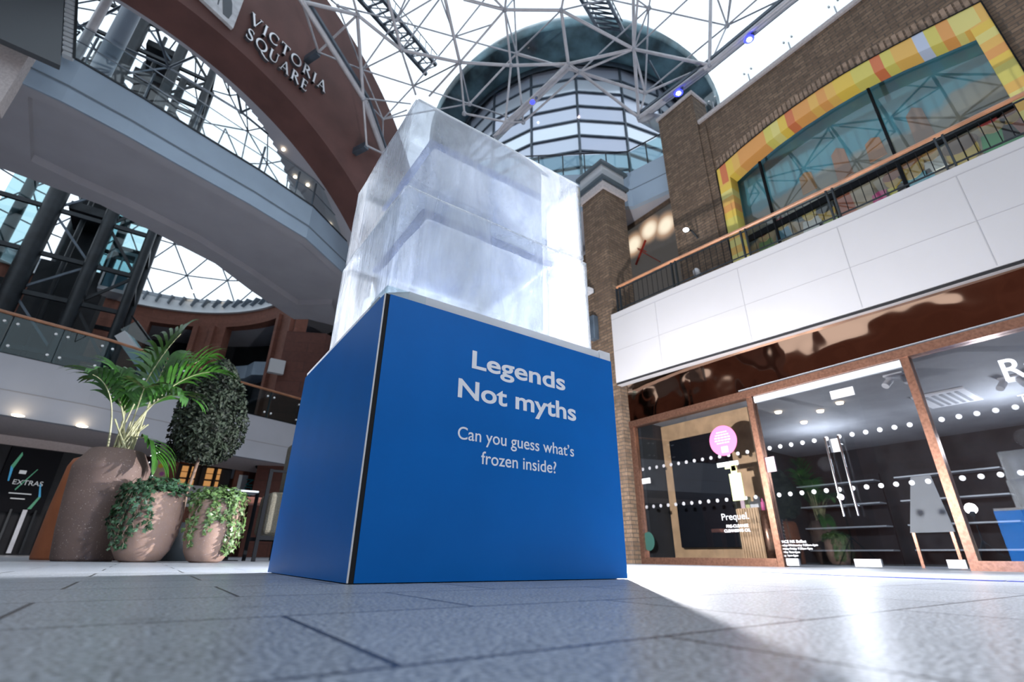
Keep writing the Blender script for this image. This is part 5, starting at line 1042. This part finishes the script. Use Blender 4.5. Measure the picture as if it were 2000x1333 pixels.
gantry(G_(1118, -30), G_(1170, 58), G_(1172, -30), G_(1218, 62), 'steel maintenance ladder walkway above the glass, over the dark tower roof', 9)
o = MB().path([G_(1218, 62), G_(1262, 110), G_(1300, 176), G_(1268, 118)], 0.03, 5).build('gantry_arm', M['steel_mid']); tag(o, 'thin steel arm hanging below the gantry over the dark tower roof', 'gantry arm')

# ================================================================ OBSERVATION TOWER BEYOND THE DOME
TC = V((14.7, 14.45, 0)); TRF = 6.55
tw = thing('observation_tower', 'round tower with pale glass panels and dark teal domed roof beyond the steel dome', 'tower', tuple(TC))
def tp_(a, r, z): return V((r * math.cos(a), r * math.sin(a), z))
NS = 20; base_a = math.atan2(CAM.y - TC.y, CAM.x - TC.x) + 0.06
zr = [7.8 + 0.87 * i for i in range(16)]
pm = bpy.data.materials.new('tower_glass_panels'); pm.use_nodes = True; nt = pm.node_tree; b = nt.nodes['Principled BSDF']; b.inputs['Roughness'].default_value = 0.12; b.inputs['Metallic'].default_value = 0.35
tt = nt.nodes.new('ShaderNodeAttribute'); tt.attribute_name = 'tone'; rp_ = nt.nodes.new('ShaderNodeValToRGB'); nt.links.new(tt.outputs['Fac'], rp_.inputs[0]); nt.links.new(rp_.outputs[0], b.inputs['Base Color'])
rp_.color_ramp.elements[0].color = (0.42, 0.46, 0.58, 1); rp_.color_ramp.elements[1].color = (0.78, 0.86, 0.95, 1)
pn = MB(); fr_ = MB(); tones = []
for j in range(len(zr) - 1):
    tone = (0.9 if j in (10, 13) else 0.35)
    for i in range(NS):
        a0 = base_a + 2 * PI * i / NS; a1 = base_a + 2 * PI * (i + 1) / NS
        pn.add([tp_(a0, TRF, zr[j]), tp_(a1, TRF, zr[j]), tp_(a1, TRF, zr[j + 1]), tp_(a0, TRF, zr[j + 1])], [(0, 1, 2, 3)]); tones.append(tone + random.uniform(-0.25, 0.15))
        fr_.bar(tp_(a0, TRF + 0.04, zr[j]), tp_(a1, TRF + 0.04, zr[j]), 0.06, 0.07)
for i in range(NS): a0 = base_a + 2 * PI * i / NS; fr_.bar(tp_(a0, TRF + 0.04, 8), tp_(a0, TRF + 0.04, zr[-1]), 0.08, 0.08, (1, 0, 0))
po = pn.build('glass_panels', pm, tw); at = po.data.attributes.new('tone', 'FLOAT', 'FACE'); at.data.foreach_set('value', [max(0, min(1, t)) for t in tones[:len(po.data.polygons)]])
fr_.build('mullions', M['steel_mid'], tw)
lab(MB().lathe((0, 0, 0), [(6.5, 0.0), (6.5, 7.9), (0.01, 7.95)], 40).build('base_drum', M['brick'], tw), 'brick lower drum of the tower')
rm = mat('teal_dome_roof', (0.09, 0.17, 0.20), 0.3, 0.2, noise=0.75, nscale=0.8)
lab(MB().lathe((0, 0, 0), [(6.5, 21.0), (7.0, 21.02), (7.6, 21.08), (8.1, 21.25)], 64).build('roof_underside', rm, tw), 'dark teal underside of the roof')
lab(MB().lathe((0, 0, 0), [(8.1, 21.25), (8.25, 21.5), (7.9, 22.3), (6.8, 23.3), (5.2, 24.1), (3.0, 24.7), (0.01, 24.9)], 64).build('domed_roof', rm, tw), 'dark teal domed roof')
lab(MB().lathe((0, 0, 0), [(6.7, 20.7), (6.72, 21.0), (6.4, 21.0)], 64).build('collar', M['steel_mid'], tw), 'grey collar')

# ================================================================ PLANTERS AND PLANTS
def leafcloud(name, pts, size, mt, parent, fold=0.25, long=1.6, lobes=False, rnd=0.5):
    m = MB()
    for p, nrm in pts:
        nrm = (nrm + V((random.uniform(-rnd, rnd), random.uniform(-rnd, rnd), random.uniform(-rnd, rnd)))).normalized(); u = nrm.orthogonal().normalized(); w = nrm.cross(u); a = random.uniform(0, 2 * PI)
        u, w = u * math.cos(a) + w * math.sin(a), w * math.cos(a) - u * math.sin(a); s = size * random.uniform(0.6, 1.3)
        if lobes:
            sh = [(0, -0.55), (0.42, -0.62), (0.30, -0.20), (0.72, 0.05), (0.30, 0.22), (0.0, 0.95), (-0.30, 0.22), (-0.72, 0.05), (-0.30, -0.20), (-0.42, -0.62)]
            vs = [p + u * (x * s * 0.6) + w * (y * s * 0.6) + nrm * (-fold * abs(x) * s * 0.5) for x, y in sh] + [p]
            m.add(vs, [(10, i, (i + 1) % 10) for i in range(10)])
        else:
            vs = [p - w * s * long / 2, p + u * s * 0.5 + nrm * fold * s, p + w * s * long / 2, p - u * s * 0.5 + nrm * fold * s]; m.add(vs, [(0, 1, 2), (0, 2, 3)])
    return m.build(name, mt, parent)
# big palm pot
t = thing('palm_planter', 'tall speckled brown stone planter holding a leafy green palm', 'potted palm', (-1.0, 5.4, 0))
MB().lathe((0, 0, 0), [(0.0, 0.0), (0.245, 0.0), (0.262, 0.03), (0.30, 0.30), (0.33, 0.62), (0.347, 0.88), (0.349, 0.93), (0.335, 0.965), (0.25, 1.115), (0.235, 1.125), (0.215, 1.115), (0.205, 1.04), (0, 1.04)], 56).build('pot', M['pot_tall'], t)
MB().lathe((0, 0, 0), [(0, 1.06), (0.208, 1.05)], 24).build('soil', M['soil'], t)
random.seed(21)
stem = MB(); lv = MB()
def frond(base, az, lean, L_, droop, nl, ll, tip=0.35):
    pts_ = []; p = V(base); d = V((math.cos(az) * lean, math.sin(az) * lean, 1)).normalized(); N2 = 16
    for i in range(N2 + 1):
        pts_.append(p.copy()); d = (d + V((math.cos(az), math.sin(az), 0)) * droop * 0.5 * (i / N2) - V((0, 0, 1)) * droop * (i / N2) ** 1.5).normalized(); p = p + d * (L_ / N2)
    stem.path(pts_, lambda s: 0.011 * (1 - 0.8 * s) + 0.0015, 5)
    for k in range(nl):
        s = tip + (1 - tip) * k / (nl - 1); f = s * N2; i = min(int(f), N2 - 1); q = pts_[i].lerp(pts_[i + 1], f - i); dd = (pts_[i + 1] - pts_[i]).normalized(); side = dd.cross(V((0, 0, 1)))
        side = side.normalized() if side.length > 0.05 else V((1, 0, 0)); upv = side.cross(dd).normalized(); w_ = math.sin(PI * (0.18 + 0.72 * (k / (nl - 1)))) ; l = ll * (0.55 + 0.6 * w_) * random.uniform(0.85, 1.1)
        for sg_ in (-1, 1):
            a = q.copy(); g = (dd * (0.75 + 0.5 * k / nl) + side * sg_ * 0.62 + upv * 0.30).normalized(); M_ = 6; A_, B_ = [], []
            wv = g.cross(upv).normalized()
            for j in range(M_ + 1):
                ww = 0.026 * math.sin(PI * (0.08 + 0.9 * j / M_)) + 0.0006; A_.append(a + wv * ww + upv * ww * 0.5); B_.append(a - wv * ww + upv * ww * 0.5); a = a + g * (l / M_); g = (g + V((0, 0, -0.13 - 0.05 * j))).normalized()
            lv.strip(A_, B_)
fr0 = [(1.05, 0.10, 1.50, 0.06, 9, 0.52), (0.15, 0.30, 1.22, 0.16, 10, 0.50), (-0.35, 0.46, 1.05, 0.26, 10, 0.46), (2.9, 0.20, 1.05, 0.12, 10, 0.42), (3.5, 0.24, 0.92, 0.16, 9, 0.40), (2.0, 0.10, 1.22, 0.08, 9, 0.44), (-0.9, 0.30, 0.92, 0.24, 9, 0.40), (-0.1, 0.72, 0.66, 0.65, 9, 0.38), (0.6, 0.16, 1.32, 0.12, 10, 0.48), (-1.6, 0.22, 0.9, 0.2, 9, 0.38), (2.4, 0.14, 0.86, 0.15, 9, 0.36), (4.2, 0.16, 0.82, 0.16, 9, 0.36)]
for az, le, L_, dr, nl, ll in fr0: frond((random.uniform(-0.10, 0.12), random.uniform(-0.1, 0.1), 1.05), az - 0.6, le * 0.9, L_ * 1.12, dr, nl, ll * 0.95, 0.58)
for k in range(14): a = random.uniform(0, 6.28); stem.tube((random.uniform(-0.12, 0.12), random.uniform(-0.1, 0.1), 1.05), (random.uniform(-0.15, 0.2), random.uniform(-0.12, 0.12), 1.45), 0.008, 5)
stem.build('stems', M['palm_stem'], t); lv.build('fronds', M['palm'], t)
# terracotta planter behind
t = thing('terracotta_planter', 'smooth orange terracotta planter half hidden behind the tall palm pot', 'planter', (-1.16, 6.55, 0))
MB().lathe((0, 0, 0), [(0, 0), (0.385, 0.0), (0.395, 0.03), (0.385, 0.6), (0.36, 1.05), (0.33, 1.14), (0.29, 1.16), (0.27, 1.10), (0, 1.08)], 48).build('pot', M['terracotta'], t)
# two round ivy pots
def ivy(x, y, r, h, seed, mt, label, sx_, grp=None):
    random.seed(seed); t = thing('ivy_planter', label, 'potted ivy', (x, y, 0))
    MB().lathe((0, 0, 0), [(0, 0), (r * 0.50, 0.0), (r * 0.66, 0.02), (r * 0.85, h * 0.17), (r * 0.97, h * 0.38), (r, h * 0.58), (r * 0.97, h * 0.80), (r * 0.90, h), (r * 0.84, h), (r * 0.80, h * 0.93), (0, h * 0.92)], 48).build('pot', M['pot'], t)
    MB().lathe((0, 0, 0), [(0, h * 0.96), (r * 0.8, h * 0.94)], 24).build('soil', M['soil'], t)
    pts_ = []; vines = MB()
    for k in range(420):
        a = random.uniform(0, 2 * PI); q = math.sqrt(random.random()) * r * 1.12; p = V((q * math.cos(a), q * math.sin(a), h + 0.10 * (1 - (q / r) ** 2 * 0.7) + random.uniform(-0.05, 0.07))); pts_.append((p, V((p.x, p.y, 0.35)).normalized()))
    def rad(z):   # pot radius at height
        for (r0, z0), (r1, z1) in zip(PR[:-1], PR[1:]):
            if z0 <= z <= z1: return r0 + (r1 - r0) * (z - z0) / (z1 - z0)
        return r
    PR = [(r * 0.50, 0), (r * 0.66, 0.02), (r * 0.85, h * 0.17), (r * 0.97, h * 0.38), (r, h * 0.58), (r * 0.97, h * 0.8), (r * 0.9, h)]
    for k in range(12):
        a = sx_[k % len(sx_)] + random.uniform(-0.28, 0.28); z = h + 0.03; ln = random.uniform(0.35, 0.98) * h; prev = None; st = random.randint(12, 20); ln = ln if k % 3 else h * 0.92
        for j in range(st):
            zz_ = max(0.03, z - ln * j / st); rr2 = rad(zz_) + 0.03 + random.uniform(0, 0.02); a += random.uniform(-0.07, 0.07); p = V((rr2 * math.cos(a), rr2 * math.sin(a), zz_))
            if prev is not None: vines.tube(prev, p, 0.003, 4)
            prev = p
            for q in range(2): pts_.append((p + V((random.uniform(-0.03, 0.03), random.uniform(-0.03, 0.03), random.uniform(-0.02, 0.02))), V((math.cos(a), math.sin(a), 0.3))))
    vines.build('vines', M['bark'], t); leafcloud('ivy_leaves', pts_, 0.062, mt, t, 0.25, 1.3, True, 0.7); return t
ivy(-0.53, 4.90, 0.285, 0.66, 3, M['ivy'], 'round sandy pot with dark green ivy trailing to the ground, beside the tall planter', (-2.2, -2.7, 3.3, -1.9, -2.4))
ivy(0.03, 4.72, 0.245, 0.60, 5, M['ivy2'], 'round sandy pot with yellow green ivy, nearest to the blue plinth', (-1.0, -0.5, -1.4, -0.2, -2.3, -1.8))
# topiary tree
def interp(x, T):
    for (a, p), (b, q) in zip(T[:-1], T[1:]):
        if x <= b: return p + (q - p) * (x - a) / (b - a)
    return T[-1][1]
random.seed(9); t = thing('topiary_tree', 'clipped egg shaped topiary tree on a slim trunk behind the ivy pots', 'tree', (-0.20, 5.95, 0))
MB().lathe((0, 0, 0), [(0, 0), (0.16, 0.0), (0.22, 0.42), (0.20, 0.43), (0.18, 0.38), (0, 0.38)], 32).build('pot', M['steel_dark'], t)
MB().path([V((-0.02, 0, 0.36)), V((-0.03, 0.0, 0.8)), V((0.0, 0.0, 1.2)), V((0.0, 0.0, 1.7))], 0.020, 8).build('trunk', M['bark'], t)
pts_ = []
for k in range(9000):
    z = random.random(); a = random.uniform(0, 2 * PI); r = interp(z, ((0, 0.20), (0.08, 0.34), (0.22, 0.43), (0.42, 0.44), (0.62, 0.37), (0.80, 0.27), (0.93, 0.16), (1, 0.05))); r *= 1 + 0.10 * math.sin(3 * a + 5 * z) + 0.05 * math.sin(7 * a); q = r * (random.random() ** 0.22)
    p = V((q * math.cos(a), q * math.sin(a), 1.17 + z * 1.40)); pts_.append((p, V((math.cos(a), math.sin(a), 0.5))))
leafcloud('foliage', pts_, 0.036, M['topi'], t, 0.2, 1.7, False, 0.9)
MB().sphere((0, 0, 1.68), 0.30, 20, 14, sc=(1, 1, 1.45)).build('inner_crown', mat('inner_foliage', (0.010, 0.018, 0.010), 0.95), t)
# black post wound with fairy lights
t = thing('lamp_post', 'slim black post wound with white fairy lights between palm and topiary', 'post', (-0.68, 6.35, 0))
MB().tube((0, 0, 0), (0, 0, 1.42), 0.035, 12).tube((0, 0, 0), (0, 0, 0.04), 0.12, 16).build('pole', mat('navy_post', (0.006, 0.009, 0.02), 0.3), t); fl_ = mat('fairy_light', (1, 1, 1), 0.5, emit=(0.9, 0.93, 1), es=2.5)
for k in range(46): a = k * 1.1; MB().sphere((0.040 * math.cos(a), 0.040 * math.sin(a), 0.60 + k * 0.0175), 0.006, 6, 4).build('fairy_light', fl_, t)
# lounge chair and table
t = thing('lounge_chair', 'high backed boucle lounge chair with black frame behind the plinth edge', 'chair', (0.98, 6.1, 0))
bevel(MB().box((-0.27, -0.30, 0.32), (0.42, 0.42, 0.86)).build('seat', M['fabric'], t), 0.06, 3); bevel(MB().box((-0.05, -0.10, 0.87), (0.42, 0.42, 1.62)).build('backrest', M['fabric'], t), 0.07, 3)
for x, y in ((-0.32, -0.33), (-0.08, -0.36), (0.42, -0.33), (-0.32, 0.42), (0.42, 0.42)): MB().box((x - 0.022, y - 0.022, 0.12 if x == -0.08 else 0.0), (x + 0.022, y + 0.022, 1.14 if y < 0 else 0.9)).build('leg', M['black'], t)
for y in (-0.34, 0.42): MB().bar((-0.34, y, 0.28), (0.44, y, 0.28), 0.03, 0.05).build('rail', M['black'], t)
MB().bar((-0.32, -0.34, 1.12), (-0.06, -0.36, 1.12), 0.03, 0.03).build('rail', M['black'], t)
t = thing('side_table', 'pale topped side table beside the lounge chair', 'table', (0.42, 6.5, 0))
MB().box((-0.20, -0.2, 0.88), (0.22, 0.2, 0.905)).build('tabletop', M['cap_grey'], t); MB().box((-0.02, -0.02, 0.01), (0.02, 0.02, 0.88)).build('column', M['black'], t); MB().box((-0.15, -0.15, 0.0), (0.15, 0.15, 0.012)).build('base', M['black'], t)
t = thing('salmon_bench', 'salmon pink cushioned bench behind the lounge chair', 'bench', (0.75, 7.3, 0))
bevel(MB().box((-0.25, -0.15, 0.80), (0.45, 0.15, 0.90)).build('cushion', mat('salmon_cloth', (0.60, 0.25, 0.18), 0.8), t), 0.02)
for x in (-0.22, 0.42): MB().box((x - 0.02, -0.12, 0.0), (x + 0.02, 0.12, 0.80)).build('leg', M['black'], t)
